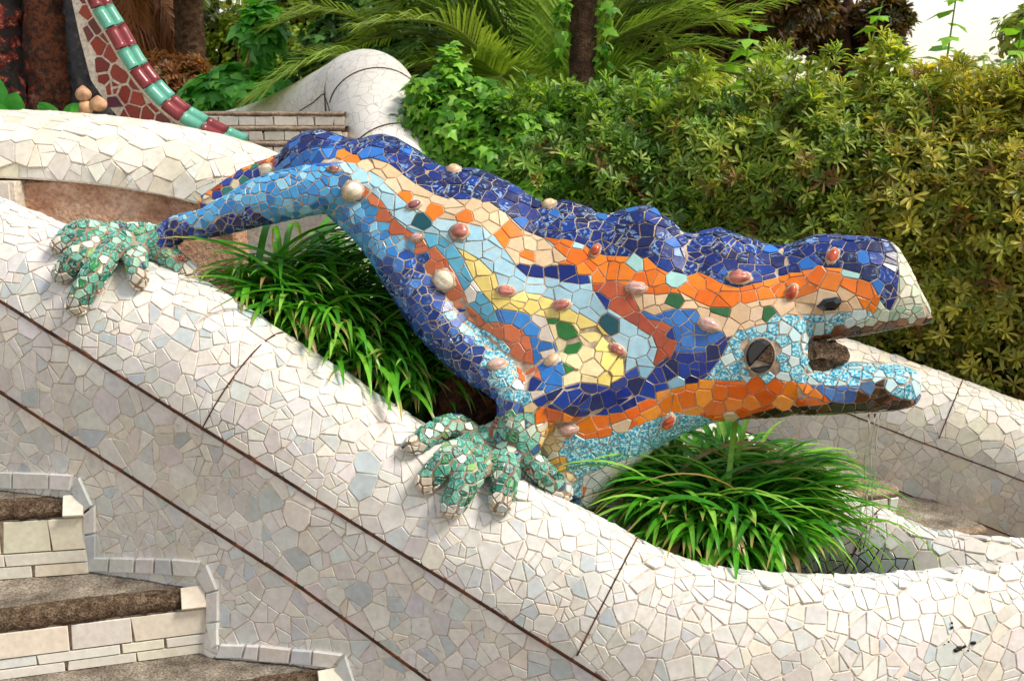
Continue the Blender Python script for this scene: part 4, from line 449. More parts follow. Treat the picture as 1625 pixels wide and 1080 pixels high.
def sample_sites(V, F, size_of, seed, keep=None, density=22, pre=None):
    """dart throwing on a mesh: size_of(p, n) -> (size, class) or None"""
    r = np.random.default_rng(seed); T, N, A = tri_arrays(V, F); vn = vert_normals(V, T, N, A)
    if keep is not None:
        k = keep(V[T].mean(1), N); T, N, A = T[k], N[k], A[k]
    smin = .03; n = int(A.sum()/(smin*smin)*density*.2)
    idx = r.choice(len(T), n, p=A/A.sum()); b = r.random((n, 2)); fl = b.sum(1) > 1; b[fl] = 1-b[fl]
    w0 = 1-b.sum(1); Pn = V[T[idx, 0]]*w0[:, None]+V[T[idx, 1]]*b[:, :1]+V[T[idx, 2]]*b[:, 1:]
    Nn = vn[T[idx, 0]]*w0[:, None]+vn[T[idx, 1]]*b[:, :1]+vn[T[idx, 2]]*b[:, 1:]; Nn /= np.linalg.norm(Nn, axis=1)[:, None]+1e-9
    return Pn, Nn
def throw(Pn, Nn, size_of, pre=()):
    g = Grid(.06); P = []; N = []; S = []; K = []
    for p, n, s, k in pre:
        if g.ok(tuple(p), s*.62): P.append(p); N.append(n); S.append(s); K.append(k)
    for p, n in zip(Pn, Nn):
        x = size_of(p, n)
        if x is None: continue
        if g.ok(tuple(p), x[0]*.80): P.append(p); N.append(n); S.append(x[0]); K.append(x[1])
    return P, N, S, K
def box_vf(c, x, y, z):
    """box from centre and three half-axis vectors"""
    c, x, y, z = (np.asarray(q, float) for q in (c, x, y, z)); V = [c+sx*x+sy*y+sz*z for sz in (-1, 1) for sy in (-1, 1) for sx in (-1, 1)]
    return V, [(0, 2, 3, 1), (4, 5, 7, 6), (0, 1, 5, 4), (2, 6, 7, 3), (0, 4, 6, 2), (1, 3, 7, 5)]
def slab_vf(poly, n, t0, t1, ch=.002):
    """a flat tile: outline in 3-D, raised along n from t0 to t1 with a small chamfer"""
    P = np.asarray(poly, float); n = np.asarray(n, float); c = P.mean(0)
    if np.cross(P[1]-P[0], P[2]-P[1]) @ n < 0: P = P[::-1]
    k = len(P); sh = 1-ch/np.linalg.norm(P-c, axis=1).mean()*1.4
    V = list(P+n*t0)+list(P+n*(t1-ch))+list(c+(P-c)*sh+n*t1)
    F = [(x, (x+1) % k, k+(x+1) % k, k+x) for x in range(k)]+[(k+x, k+(x+1) % k, 2*k+(x+1) % k, 2*k+x) for x in range(k)]+[tuple(range(2*k, 3*k))]
    return np.array(V), F
def sweep(P, r, ring=6, cap=True):
    P = np.asarray(P, float); r = np.broadcast_to(r, len(P)); T = np.gradient(P, axis=0); T /= np.linalg.norm(T, axis=1)[:, None]+1e-9; V = []; F = []
    for c, t, rr in zip(P, T, r):
        a = np.array([0, 0, 1.0]) if abs(t[2]) < .9 else np.array([1.0, 0, 0]); s = np.cross(t, a); s /= np.linalg.norm(s); u = np.cross(s, t)
        for k in range(ring): V.append(c+rr*(s*math.cos(2*math.pi*k/ring)+u*math.sin(2*math.pi*k/ring)))
    for i in range(len(P)-1):
        for k in range(ring): F.append((i*ring+k, i*ring+(k+1) % ring, (i+1)*ring+(k+1) % ring, (i+1)*ring+k))
    if cap: F += [tuple(range(ring-1, -1, -1)), tuple(range((len(P)-1)*ring, len(P)*ring))]
    return V, F
def join(*vf):
    V = []; F = []; o = 0
    for v, f in vf: V += list(v); F += [tuple(i+o for i in q) for q in f]; o += len(v)
    return V, F
def lumpy(vf, amp, sc, seed=0):
    V = np.array(vf[0], float); o = Vector((seed*3.7, seed*1.3, 0))
    return np.array([v+amp*np.array(noise.noise_vector(Vector(v)*sc+o)) for v in V]), vf[1]
def ico(c, r, sub=2, flat=(1, 1, 1)):
    bm = bmesh.new(); bmesh.ops.create_icosphere(bm, subdivisions=sub, radius=1); bm.verts.ensure_lookup_table()
    V = [np.asarray(c)+r*np.array(v.co)*np.array(flat) for v in bm.verts]; F = [tuple(v.index for v in f.verts) for f in bm.faces]; bm.free(); return V, F

# ================================================================== STRUCTURE
def gh(x, y):
    """height of the ground: a planted bank that rises behind the far parapet"""
    d = np.hypot(x, y)
    s = np.clip((y+.62*x-6.3-np.where(x < -.4, 1.6, .45))/2.2, 0, 1); s = s*s*(3-2*s)
    far = np.clip((y-14)/40, 0, 1)
    return s*(1.55+.35*np.clip((2-x)/4, 0, 1))+far*1.2
def build_ground():
    xs = np.concatenate([np.linspace(-900, -20, 12), np.linspace(-16, 16, 65), np.linspace(20, 900, 12)])
    ys = np.concatenate([np.linspace(-60, -2, 8), np.linspace(0, 24, 60), np.linspace(28, 80, 12), np.linspace(120, 1500, 10)])
    X, Y = np.meshgrid(xs, ys); Z = gh(X, Y)+np.where(Y > 7, .05*np.sin(X*3.1)*np.sin(Y*2.3), 0)
    V = np.stack([X, Y, Z], -1).reshape(-1, 3); n = len(xs)
    F = [(j*n+i, j*n+i+1, (j+1)*n+i+1, (j+1)*n+i) for j in range(len(ys)-1) for i in range(n-1)]
    tag(obj('ground', mesh('ground', V, F, M['ground'], smooth=True)), kind='structure')
build_ground()

WHITE = palette([('#e5e3dd', 7), ('#dedcd7', 4), ('#d5d9d9', 1.8), ('#c3cdd0', 1.0), ('#e0dbd8', 1), ('#e6e1d6', 3), ('#d4d9d6', 1)])
WARM = palette([('#e6e0d4', 6), ('#dfdacf', 3), ('#d5d8d4', 1), ('#e4dcc8', 3)])
def strip_along(Q, R, U, a, b, l, h, sn, width=.016, proud=.016):
    """a thin iron band laid on the wall at profile place (l, h); sn = outward (lateral, up)"""
    V = []; F = []
    tn = (-sn[1], sn[0])
    for i in range(len(Q)):
        wob = .002*math.sin(i*2.1)
        for du, dn in ((-width/2, -.01), (-width/2+.003, proud+wob), (width/2-.003, proud-wob), (width/2, -.01)):
            V.append(Q[i]+R[i]*(a(i/(len(Q)-1))*l+sn[0]*dn+tn[0]*du)+U[i]*(h+sn[1]*dn+tn[1]*du))
    for i in range(len(Q)-1):
        for k in range(3): F.append((i*4+k, i*4+k+1, (i+1)*4+k+1, (i+1)*4+k))
    return V, F
def joint_arc(Q, R, U, i, a, b, down, width=.010, proud=.006):
    """an iron joint over the rounded top at path sample i"""
    pr = [(math.cos(math.pi*k/24), -b+b*math.sin(math.pi*k/24)) for k in range(1, 21)]
    T = np.cross(U[i], R[i]); V = []; F = []
    for k, (l, h) in enumerate(pr):
        nl, nh = (1, 0) if h < -b else (l/a, (h+b)/b/b); m = math.hypot(nl, nh); nl, nh = nl/m, nh/m
        for dt, dn in ((-width/2, -.008), (-width/2+.003, proud), (width/2-.003, proud), (width/2, -.008)):
            V.append(Q[i]+R[i]*(a*l+nl*dn)+U[i]*(h+nh*dn)-T*dt*1.0)
    for k in range(len(pr)-1):
        for j in range(3): F.append((k*4+j, k*4+j+1, (k+1)*4+j+1, (k+1)*4+j))
    return V, F

# ---- near parapet: comes down beside the stair, levels out and turns round the end of the trough
SK = G['SKIRT']
def build_near_wall():
    root = empty('parapet', tuple(np.round(np.array(G['NW'][8])-[0, 0, .5], 3)), 'thick rounded white tile parapet in front carrying both feet of the mosaic lizard', 'parapet', None)
    V, F, par, FP = near_wall_mesh(G)
    wid = lambda s: .27 if s < .3 else (.27-.09*min(1, (s-.3)/.2))
    child('core', V, F, [M['grout_pale'], M['grout_dark']], root, smooth=True, mi=[1 if fp[1] > 126 and fp[3][0] < -.55 and fp[1] < 165 else 0 for fp in FP])
    Q, T, R, U = wall_frames(G['NW'], 6); L = np.concatenate([[0], np.cumsum(np.linalg.norm(np.diff(Q, axis=0), axis=1))])
    kd = kdtree.KDTree(len(Q))
    for i, q in enumerate(Q): kd.insert(q, i)
    kd.balance()
    # iron bands, laid straight down the face
    iend = 96; HB = []
    for band in G['BAND']:
        Vb = []; Fb = []; P = catmull([q[0] for q in band], 4); Nb = catmull([q[1] for q in band], 4); Tb = np.gradient(P, axis=0); wid_ = .017
        for p, n, t in zip(P, Nb, Tb):
            n = n/np.linalg.norm(n); c = np.cross(n, t); c /= np.linalg.norm(c); wob = .0012*noise.noise(Vector(p)*30)
            for du, dn in ((-wid_/2, -.008), (-wid_/2+.003, .0065+wob), (wid_/2-.003, .0065-wob), (wid_/2, -.008)): Vb.append(p+c*du+n*dn)
        for k in range(len(P)-1):
            for q in range(3): Fb.append((k*4+q, k*4+q+1, (k+1)*4+q+1, (k+1)*4+q))
        child('iron_band', Vb, Fb, M['rust'], root)
        ii = [kd.find(p)[1] for p in P]; hh_ = [(p-Q[k]) @ U[k] for p, k in zip(P, ii)]; o = np.argsort(ii); HB.append(np.interp(np.arange(len(Q)), np.array(ii)[o], np.array(hh_)[o]))
    for px in ((.0, 4.1, -.895), (0, 3.68, .44)):
        i = int(np.argmin(abs(Q[:90, 0]-px[2]))); v, f = joint_arc(Q, R, U, i, wid(i/(len(Q)-1)), .42, .0); child('iron_joint', v, f, M['rust'], root)
    i = int(100+np.argmin(abs(Q[100:, 0]-1.56))); v, f = joint_arc(Q, R, U, i, wid(i/(len(Q)-1)), .42, .0); 
    child('iron_joint', *joint_arc(Q, -R, U, i, wid(i/(len(Q)-1)), .42, .0), M['rust'], root)
    # tiles: only faces that can be seen from in front or above
    skc = [(np.mean(np.array(q[0]), 0), max(np.linalg.norm(np.array(q[0])-np.mean(np.array(q[0]), 0), axis=1))) for q in SK]
    skp = [np.array(q[0]) for q in SK]
    stp = [(np.array(s[0]), np.array(s[2])) for s in G['STEP']]
    def keep(c, n):
        return (c[:, 2] > .05) & ~((n[:, 1] > .55) & (c[:, 1] < 4.05) & (n[:, 2] < .2))
    VV = np.array(V); Pn, Nn = sample_sites(VV, F, None, 11, keep)
    def prof(p):
        i = kd.find(p)[1]; d = np.asarray(p)-Q[i]; return i, d @ U[i], d @ R[i]
    def size_of(p, n):
        i, h, l = prof(p); return ((.086 if h < -.35 else .076)*(.72+.68*random.random()**1.5), 'w')
    def limits(p, n):
        i, h, l = prof(p); out = []
        if i < iend and l > 0:
            for hb in HB:
                if abs(h-hb[i]) < .15:
                    def g_(q, hb=hb):
                        k0 = max(1, min(len(Q)-2, i)); f = (q-Q[k0]) @ T[k0]/np.linalg.norm(Q[k0+1]-Q[k0]); hh = hb[k0]+(hb[k0+1]-hb[k0-1])*.5*f
                        return (q-Q[k0]) @ U[k0]-hh
                    out.append((g_(p), g_))
        return out
    P, N, S, K = throw(Pn, Nn, size_of)
    out = tessellate(P, N, S, K, .0044, .0024, .74, .16, 21, limits=limits, tilt=.010, split_cells=True)
    far_side = lambda t: t[0][1] > 4.05 and t[0][0] > 1.0
    emit(out, root, 'tile', lambda k, r: (M['white'], WHITE(r)), 300)
    for q, n in SK:
        v, f = slab_vf(q, n, -.01, .017, .003); c = WHITE(random); child('skirting_tile', v, f, M['white'], root, tint=[list(c)+[random.random()]]*len(v))
    return V, F
NWV, NWF = build_near_wall()

# ---- far parapet beyond the lizard
def build_far_wall():
    root = empty('parapet', tuple(np.round(np.array(G['FW'][10])-[0, 0, .5], 3)), 'far white tile parapet rising behind the lizard to a tall scroll', 'parapet')
    V, F, par, FP = far_wall_mesh(G); child('core', V, F, [M['grout_pale'], M['smooth_mosaic']], root, smooth=True, mi=[1 if fp[1] < 54 else 0 for fp in FP])
    Q, T, R, U = wall_frames(G['FW'], 6); a = .25
    for hh in (-.31, -.60):
        s0 = 36; v, f = strip_along(Q[s0:], R[s0:], U[s0:], lambda s: a, .30, 1.0, hh, (1, 0), .011, .007); child('iron_band', v, f, M['rust'], root)
    v, f = strip_along(Q[:36], R[:36], U[:36], lambda s: .32, .30, 1.0, -.31, (1, 0), .009, .006); child('iron_band', v, f, M['rust'], root)
    for x in (2.32, .2):
        i = int(np.argmin(abs(Q[:, 0]-x)+(Q[:, 1] > 6.7)*9)); child('iron_joint', *joint_arc(Q, R, U, i, a, .30, 0), M['rust'], root)
    for i in (33, 40): child('iron_joint', *joint_arc(Q, R, U, i, fwid(i/(len(Q)-1)), .30, 0, .010, .007), M['rust'], root)
    VV = np.array(V)
    keep = lambda c, n: (c[:, 2] > .1) & (n[:, 1] < .45) & (c[:, 0] > 1.0)
    Pn, Nn = sample_sites(VV, F, None, 12, keep)
    kd = kdtree.KDTree(len(Q))
    for i, q in enumerate(Q): kd.insert(q, i)
    kd.balance()
    def limits(p, n):
        i = kd.find(p)[1]; d = p-Q[i]; h = d @ U[i]; out = []
        if d @ R[i] > 0:
            for hh in (-.31, -.60):
                if abs(h-hh) < .14:
                    sg = 1 if h > hh else -1; out.append((sg*(hh-h), lambda q, sg=sg, hh=hh: sg*(hh-(q-Q[i]) @ U[i])))
        return out
    P, N, S, K = throw(Pn, Nn, lambda p, n: (.078*(.72+.68*random.random()**1.5), 'w')); tl = tessellate(P, N, S, K, .0040, .0022, .60, .1, 22, limits=limits, tilt=.010, split_cells=True)
    emit(tl, root, 'tile', lambda k, r: (M['white'], WARM(r)), 300)
build_far_wall()

# ---- upper parapet above the head of the trough
def build_upper_wall():
    root = empty('parapet', tuple(G['UP'][4]), 'broad smooth cream parapet above the trough, in front of the red mosaic buttress', 'parapet')
    wid = lambda s: .34
    V, F, par, FP = wall_loft(G['UP'], wid, .24, .29, .5, 6); child('core', V, F, M['grout_pale'], root, smooth=True)
    Pn, Nn = sample_sites(np.array(V), F, None, 13, lambda c, n: n[:, 1] < .5)
    Q, T, R, U = wall_frames(G['UP'], 6)
    def limits(p, n):
        i = int(np.argmin(((Q-p)**2).sum(1))); h = (p-Q[i]) @ U[i]; return [(-.285-h, lambda q: -.285-(q-Q[i]) @ U[i]), ((p-Q[-1]) @ T[-1], lambda q: (q-Q[-1]) @ T[-1])]
    P, N, S, K = throw(Pn, Nn, lambda p, n: (.100*(.75+.6*random.random()), 'w')); tl = tessellate(P, N, S, K, .0030, .002, .75, .12, 23, limits=limits, tilt=.008)
    emit(tl, root, 'tile', lambda k, r: (M['white'], WARM(r)), 300)
build_upper_wall()

def stone_block(name, vf, m, label, cat, amp=.01, sc=7, cuts=5):
    me = mesh(name, vf[0], vf[1], m); bm = bmesh.new(); bm.from_mesh(me)
    bmesh.ops.recalc_face_normals(bm, faces=bm.faces)
    bmesh.ops.bevel(bm, geom=bm.edges[:], offset=.012, segments=1, affect='EDGES')
    bmesh.ops.subdivide_edges(bm, edges=bm.edges[:], cuts=cuts, use_grid_fill=True)
    for v in bm.verts: v.co += Vector(noise.noise_vector(v.co*sc))*amp+Vector(noise.noise_vector(v.co*sc*3.3))*amp*.4
    bm.to_mesh(me); bm.free(); o = obj(name, me)
    return tag(o, label, cat) if cat else o
# headwall of the trough: rough pinkish masonry under the upper parapet, and the white block at its left
stone_block('headwall', box_vf((-1.78, 5.08, 1.36), (.53, 0, 0), (0, .14, 0), (0, 0, .52)), M['pinkstone'], 'rough pinkish stone wall under the overhanging cream parapet', 'wall', .014, 6, 10)
def build_block():
    root = empty('pier', (-2.5, 5.0, 1.0), 'white tiled pier at the left end of the rough pinkish wall', 'pier')
    child('core', *box_vf((-2.6, 5.04, 1.36), (.42, 0, 0), (0, .2, 0), (0, 0, .52)), M['grout_pale'], root)
    for x0, x1 in ((-3.0, -2.62), (-2.61, -2.20)):
        for z0, z1 in ((1.50, 1.69), (1.70, 1.875)):
            v, f = slab_vf([(x0, 4.84, z0), (x1, 4.84, z0), (x1, 4.84, z1), (x0, 4.84, z1)], (0, -1, 0), -.003, .009); child('tile', v, f, M['white'], root, tint=[list(WARM(random))+[.3]]*len(v))
build_block()

# ---- steps
def riser_tiles(root, A, d, n, z0, z1, length, rows, jitter=.4, mat='white', pal=WARM, lw=(.10, .28)):
    z = z1
    for hfrac in rows:
        zb = z-(z1-z0)*hfrac; s = .008
        while s < length:
            wdt = random.uniform(*lw)*(1 if hfrac > .3 else 1.1); e = min(s+wdt, length); k = random.uniform(-.012, .012)
            q = [A+d*s+np.array([0, 0, zb-A[2]+.003]), A+d*(e-.004)+np.array([0, 0, zb-A[2]+.003]), A+d*(e-.004+k)+np.array([0, 0, z-A[2]-.003]), A+d*s+np.array([0, 0, z-A[2]-.003])]
            if e-s > .03:
                v, f = slab_vf(q, n, -.004, random.uniform(.006, .010)); child('riser_tile', v, f, M[mat], root, tint=[list(pal(random))+[random.random()]]*len(v))
            s = e+random.uniform(.002, .007)
        z = zb
def build_steps():
    st = G['STEP']; labels = ['white tiled step with worn brown stone tread, uppermost of three at the left', 'white tiled step with broad brown stone nosing, middle of three at the left', 'lowest of the three left steps, mostly its grey stone tread in view']
    for i, (Wc, d, bk) in enumerate(st):
        Wc = np.array(Wc); d = np.array(d); bk = np.array(bk); z = Wc[2]
        zn = np.array(st[i+1][0])[2] if i < 2 else z-.27
        n = np.array([-d[1], d[0], 0]); n = n if n @ (CAM-Wc) > 0 else -n; n /= np.linalg.norm(n)
        nxt = st[i+1] if i < 2 else None
        root = empty('step', tuple(np.round(Wc-[0, 0, z-zn], 3)), labels[i], 'step', 'tiled steps at the lower left')
        ln = 2.2; back = .75
        # bed under the tread
        c = Wc+d*ln/2-n*back/2; c[2] = (z+zn)/2-.035-.1
        child('core', *box_vf(c-n*.012, d*ln/2, n*back/2, (0, 0, (z-zn)/2-.035+.1)), M['grout'], root)
        # tread: a subdivided slab with a coarse rounded nosing
        nu, nv = 230, 22; V = []; F = []
        prof_ = [(-back, -.035)]+[(-back+(back-.03)*k/nv, 0) for k in range(nv+1)]+[(-.020, -.002), (-.010, -.006), (-.001, -.013), (.006, -.022), (.009, -.032), (.010, -.043), (.006, -.056), (.0, -.066), (-.03, -.07)]
        for a in range(nu+1):
            for k, (o, zz) in enumerate(prof_):
                p = Wc-d*.06+d*(.06+ln)*a/nu+n*o+np.array([0, 0, zz])
                nn = np.array(noise.noise_vector(Vector(p)*9))*.005+np.array(noise.noise_vector(Vector(p)*34))*.004+np.array(noise.noise_vector(Vector(p)*85))*.0042
                V.append(p+nn*(1.6 if k > nv else .7))
        m = len(prof_)
        for a in range(nu):
            for k in range(m-1): F.append((a*m+k, (a+1)*m+k, (a+1)*m+k+1, a*m+k+1))
        mi = [1 if (x % (m-1)) >= nv else 0 for x in range(len(F))]
        child('tread', V, F, [M['tread'], M['nosing']], root, mi=mi, smooth=True)
        # small white tile at the wall end of the nosing
        e0 = Wc+d*.005+n*.018; e1 = Wc+d*(.095 if i else .08)+n*.020
        q = [e0-[0, 0, .062], e1-[0, 0, .06], e1-n*.040+[0, 0, .010], e0-n*.045+[0, 0, .010]]
        nq_ = np.cross(q[1]-q[0], q[3]-q[0]); nq_ = nq_/np.linalg.norm(nq_)*(1 if nq_ @ n > 0 else -1); v, f = slab_vf(q, nq_, -.02, .020); child('end_tile', v, f, M['white'], root, tint=[list(WARM(random))+[.5]]*len(v))
        riser_tiles(root, Wc-n*.002, d, n, zn, z-.07, 1.8, (.56, .22, .22))
build_steps()

def far_step(x0, x1, y0, z, h, label, group, y_dir=(0, -1, 0), depth=.5, tile_w=(.10, .16), rows=(1.0,), skew=0.0):
    root = empty('step', ((x0+x1)/2, y0, z-h), label, 'step', group)
    d = np.array([1, skew, 0.0]); d /= np.linalg.norm(d); n = np.array([d[1], -d[0], 0.0]); A = np.array([x0, y0, z]); ln = x1-x0
    child('core', *box_vf(A+d*ln/2-n*(depth/2+.01)-[0, 0, h/2+.02], d*ln/2, n*depth/2, (0, 0, h/2-.02)), M['grout'], root)
    V = []; F = []; nu = 40; nk = .6 if h < .1 else 1; pr = [(-depth, 0), (-.15, 0), (-.02, 0), (.008, -.008*nk), (.012, -.025*nk), (.004, -.045*nk), (-.03, -.05*nk)]
    for a in range(nu+1):
        for k, (o, zz) in enumerate(pr):
            p = A+d*ln*a/nu+n*o+np.array([0, 0, zz]); V.append(p+np.array(noise.noise_vector(Vector(p)*25))*.006)
    m = len(pr)
    for a in range(nu):
        for k in range(m-1): F.append((a*m+k, (a+1)*m+k, (a+1)*m+k+1, a*m+k+1))
    child('tread', V, F, [M['tread'], M['tread_far']], root, mi=[0 if x % (m-1) < 2 else 1 for x in range(len(F))], smooth=True)
    riser_tiles(root, A-n*.002, d, n, z-h, z-.05*(.6 if h < .1 else 1), ln, rows, lw=tile_w)
# right-hand flight, at the foot of the far parapet
far_step(1.40, 1.93, 4.98, .37, .15, 'white step with brown stone tread between the grass clump and the far parapet', 'steps beside the far parapet', skew=.32, rows=(.7, .3))
far_step(1.70, 2.30, 4.80, .23, .15, 'lower brown edged step behind the curved end of the near parapet', 'steps beside the far parapet', skew=.3, rows=(.7, .3))
# upper flight, seen edge-on at the top of the far parapet
for k, (z, y) in enumerate(((2.17, 7.3), (2.08, 7.1), (1.99, 6.9), (1.90, 6.7))):
    far_step(-2.3+.1*k, -1.09+.03*k, y, z, .09, ['topmost', 'second from the top', 'third from the top', 'lowest'][k]+' of the white tiled upper steps left of the scroll parapet', 'upper steps', rows=(1.0,), tile_w=(.09, .15))

# bed of soil in the trough
def build_bed():
    V = []; F = []; n = 40; m = 10
    nq = catmull(G['NW'][:16], 8); fq = catmull(G['NW'][22:], 8)
    for i in range(n+1):
        x = -2.0+4.1*i/n; a = nq[np.argmin(abs(nq[:, 0]-x))]; b = fq[np.argmin(abs(fq[:, 0]-x))]
        for j in range(m+1):
            t = j/m; y = a[1]+.1+(b[1]-a[1]+(.1 if x > .2 else .35))*t; z = a[2]-.42+.06*noise.noise(Vector((x*4, y*4, 1)))-.08*math.sin(math.pi*t)
            V.append((x, y, z))
    for i in range(n):
        for j in range(m): F.append((i*(m+1)+j, (i+1)*(m+1)+j, (i+1)*(m+1)+j+1, i*(m+1)+j+1))
    tag(obj('soil', mesh('soil', V, F, M['soil'], smooth=True)), kind='structure')
build_bed()

# ================================================================== THE LIZARD
LZ = G['LZ']; LO, LX, LU, LN = (np.array(LZ[k]) for k in ('O', 'ex', 'eu', 'en'))
def inpoly(a, b, P):
    c = False; j = len(P)-1
    for i in range(len(P)):
        if (P[i][1] > b) != (P[j][1] > b) and a < (P[j][0]-P[i][0])*(b-P[i][1])/(P[j][1]-P[i][1])+P[i][0]: c = not c
        j = i
    return c
PAT = [(c, P, min(q[0] for q in P), max(q[0] for q in P), min(q[1] for q in P), max(q[1] for q in P)) for c, P in G['PAT']]
def tube_d(p, T):
    """distance from a tube's axis divided by its radius there"""
    best = 9
    for i in range(len(T)-1):
        a = np.array(T[i][:3]); b = np.array(T[i+1][:3]); ab = b-a; t = min(1, max(0, (p-a) @ ab/(ab @ ab)))
        best = min(best, np.linalg.norm(p-a-ab*t)/(T[i][3]*(1-t)+T[i+1][3]*t))
    return best
TOES = LZ['rear']+LZ['front']; TIPS = np.array([t[-1][:3] for t in TOES])
FEET = [np.mean([np.array(q[:3]) for q in LZ['rpalm']], 0), np.mean([np.array(q[:3]) for q in LZ['fpalm']], 0)]
def lclass(p):
    nf = min(np.linalg.norm(p-f) for f in FEET)
    if nf < .5:
        if min(tube_d(p, t) for t in TOES) < 1.25 or tube_d(p, LZ['rpalm']) < 1.22 or tube_d(p, LZ['fpalm']) < 1.2:
            dt = np.linalg.norm(TIPS-p, axis=1).min()
            return 'toe_tip' if dt < .046 else 'foot'
    q = p-LO; a, b = q @ LX, q @ LU
    if tube_d(p, LZ['thigh'][1:]) < 1.10 and not (a > -1.0 and b > .46):
        for c, P, a0, a1, b0, b1 in PAT:
            if c == 'leg_navy' and inpoly(a, b, P): return c
        return 'leg_light'
    c = pat_at(p)
    if c: return c
    if tube_d(p, LZ['tail']) < 1.3: return 'hip_mix'
    if tube_d(p, LZ['belly'][:3]) < 1.3: return 'leg_light'
    if tube_d(p, LZ['belly']) < 1.3: return 'swirl_leg'
    return 'under'
# the pattern looked up on a 4 mm raster of the lizard's side plane
_A0, _B0, _ST = -1.6, -1.1, .004; _NA, _NB = 825, 525
_ga, _gb = np.meshgrid(_A0+_ST*(np.arange(_NA)+.5), _B0+_ST*(np.arange(_NB)+.5), indexing='ij'); PMAP = np.full((_NA, _NB), -1, np.int16)
for _k, (_c, _P, *_r) in reversed(list(enumerate(PAT))):
    _in = np.zeros(_ga.shape, bool); _j = len(_P)-1
    for _i in range(len(_P)):
        (_x1, _y1), (_x2, _y2) = _P[_i], _P[_j]
        if _y1 != _y2: _in ^= ((_y1 > _gb) != (_y2 > _gb)) & (_ga < (_x2-_x1)*(_gb-_y1)/(_y2-_y1)+_x1)
        _j = _i
    PMAP[_in] = _k
def pat_at(p):
    q = p-LO; i = int((q @ LX-_A0)/_ST); j = int((q @ LU-_B0)/_ST)
    k = PMAP[i, j] if 0 <= i < _NA and 0 <= j < _NB else -1
    return PAT[k][0] if k >= 0 else None
FLANK = set(c for c, *_ in PAT)-{'leg_navy', 'swirl_leg', 'sliver'}
def lcut(k, p, n):
    if n is not None: return k in FLANK
    c = pat_at(p); return c if c in FLANK else k
SIZE = dict(mouth=.034, crest=0.0476, cobalt_hip=0.0541, cream_top=0.0640, orange_top=0.0640, light_blue=0.0722, dark_patch=0.0508, terra_mid=0.0640, cream_eye=0.0574, cobalt_ring=0.0492, navy=0.0525, orange_low=0.0607,
            yellow=0.0607, cream_low=0.0590, cobalt=0.0508, turquoise=0.0508, terra_low=0.0574, jaw_blue=0.0410, jaw_dark=0.0344, lip=0.0344, nose=0.0361, head_mix=0.0394, speckle=0.0377, under_white=0.0410, sliver=0.0295,
            swirl_leg=0.0361, leg_navy=0.0344, leg_light=0.0312, foot=0.0325, toe_tip=0.0295, hip_mix=0.0369, under=0.0574)
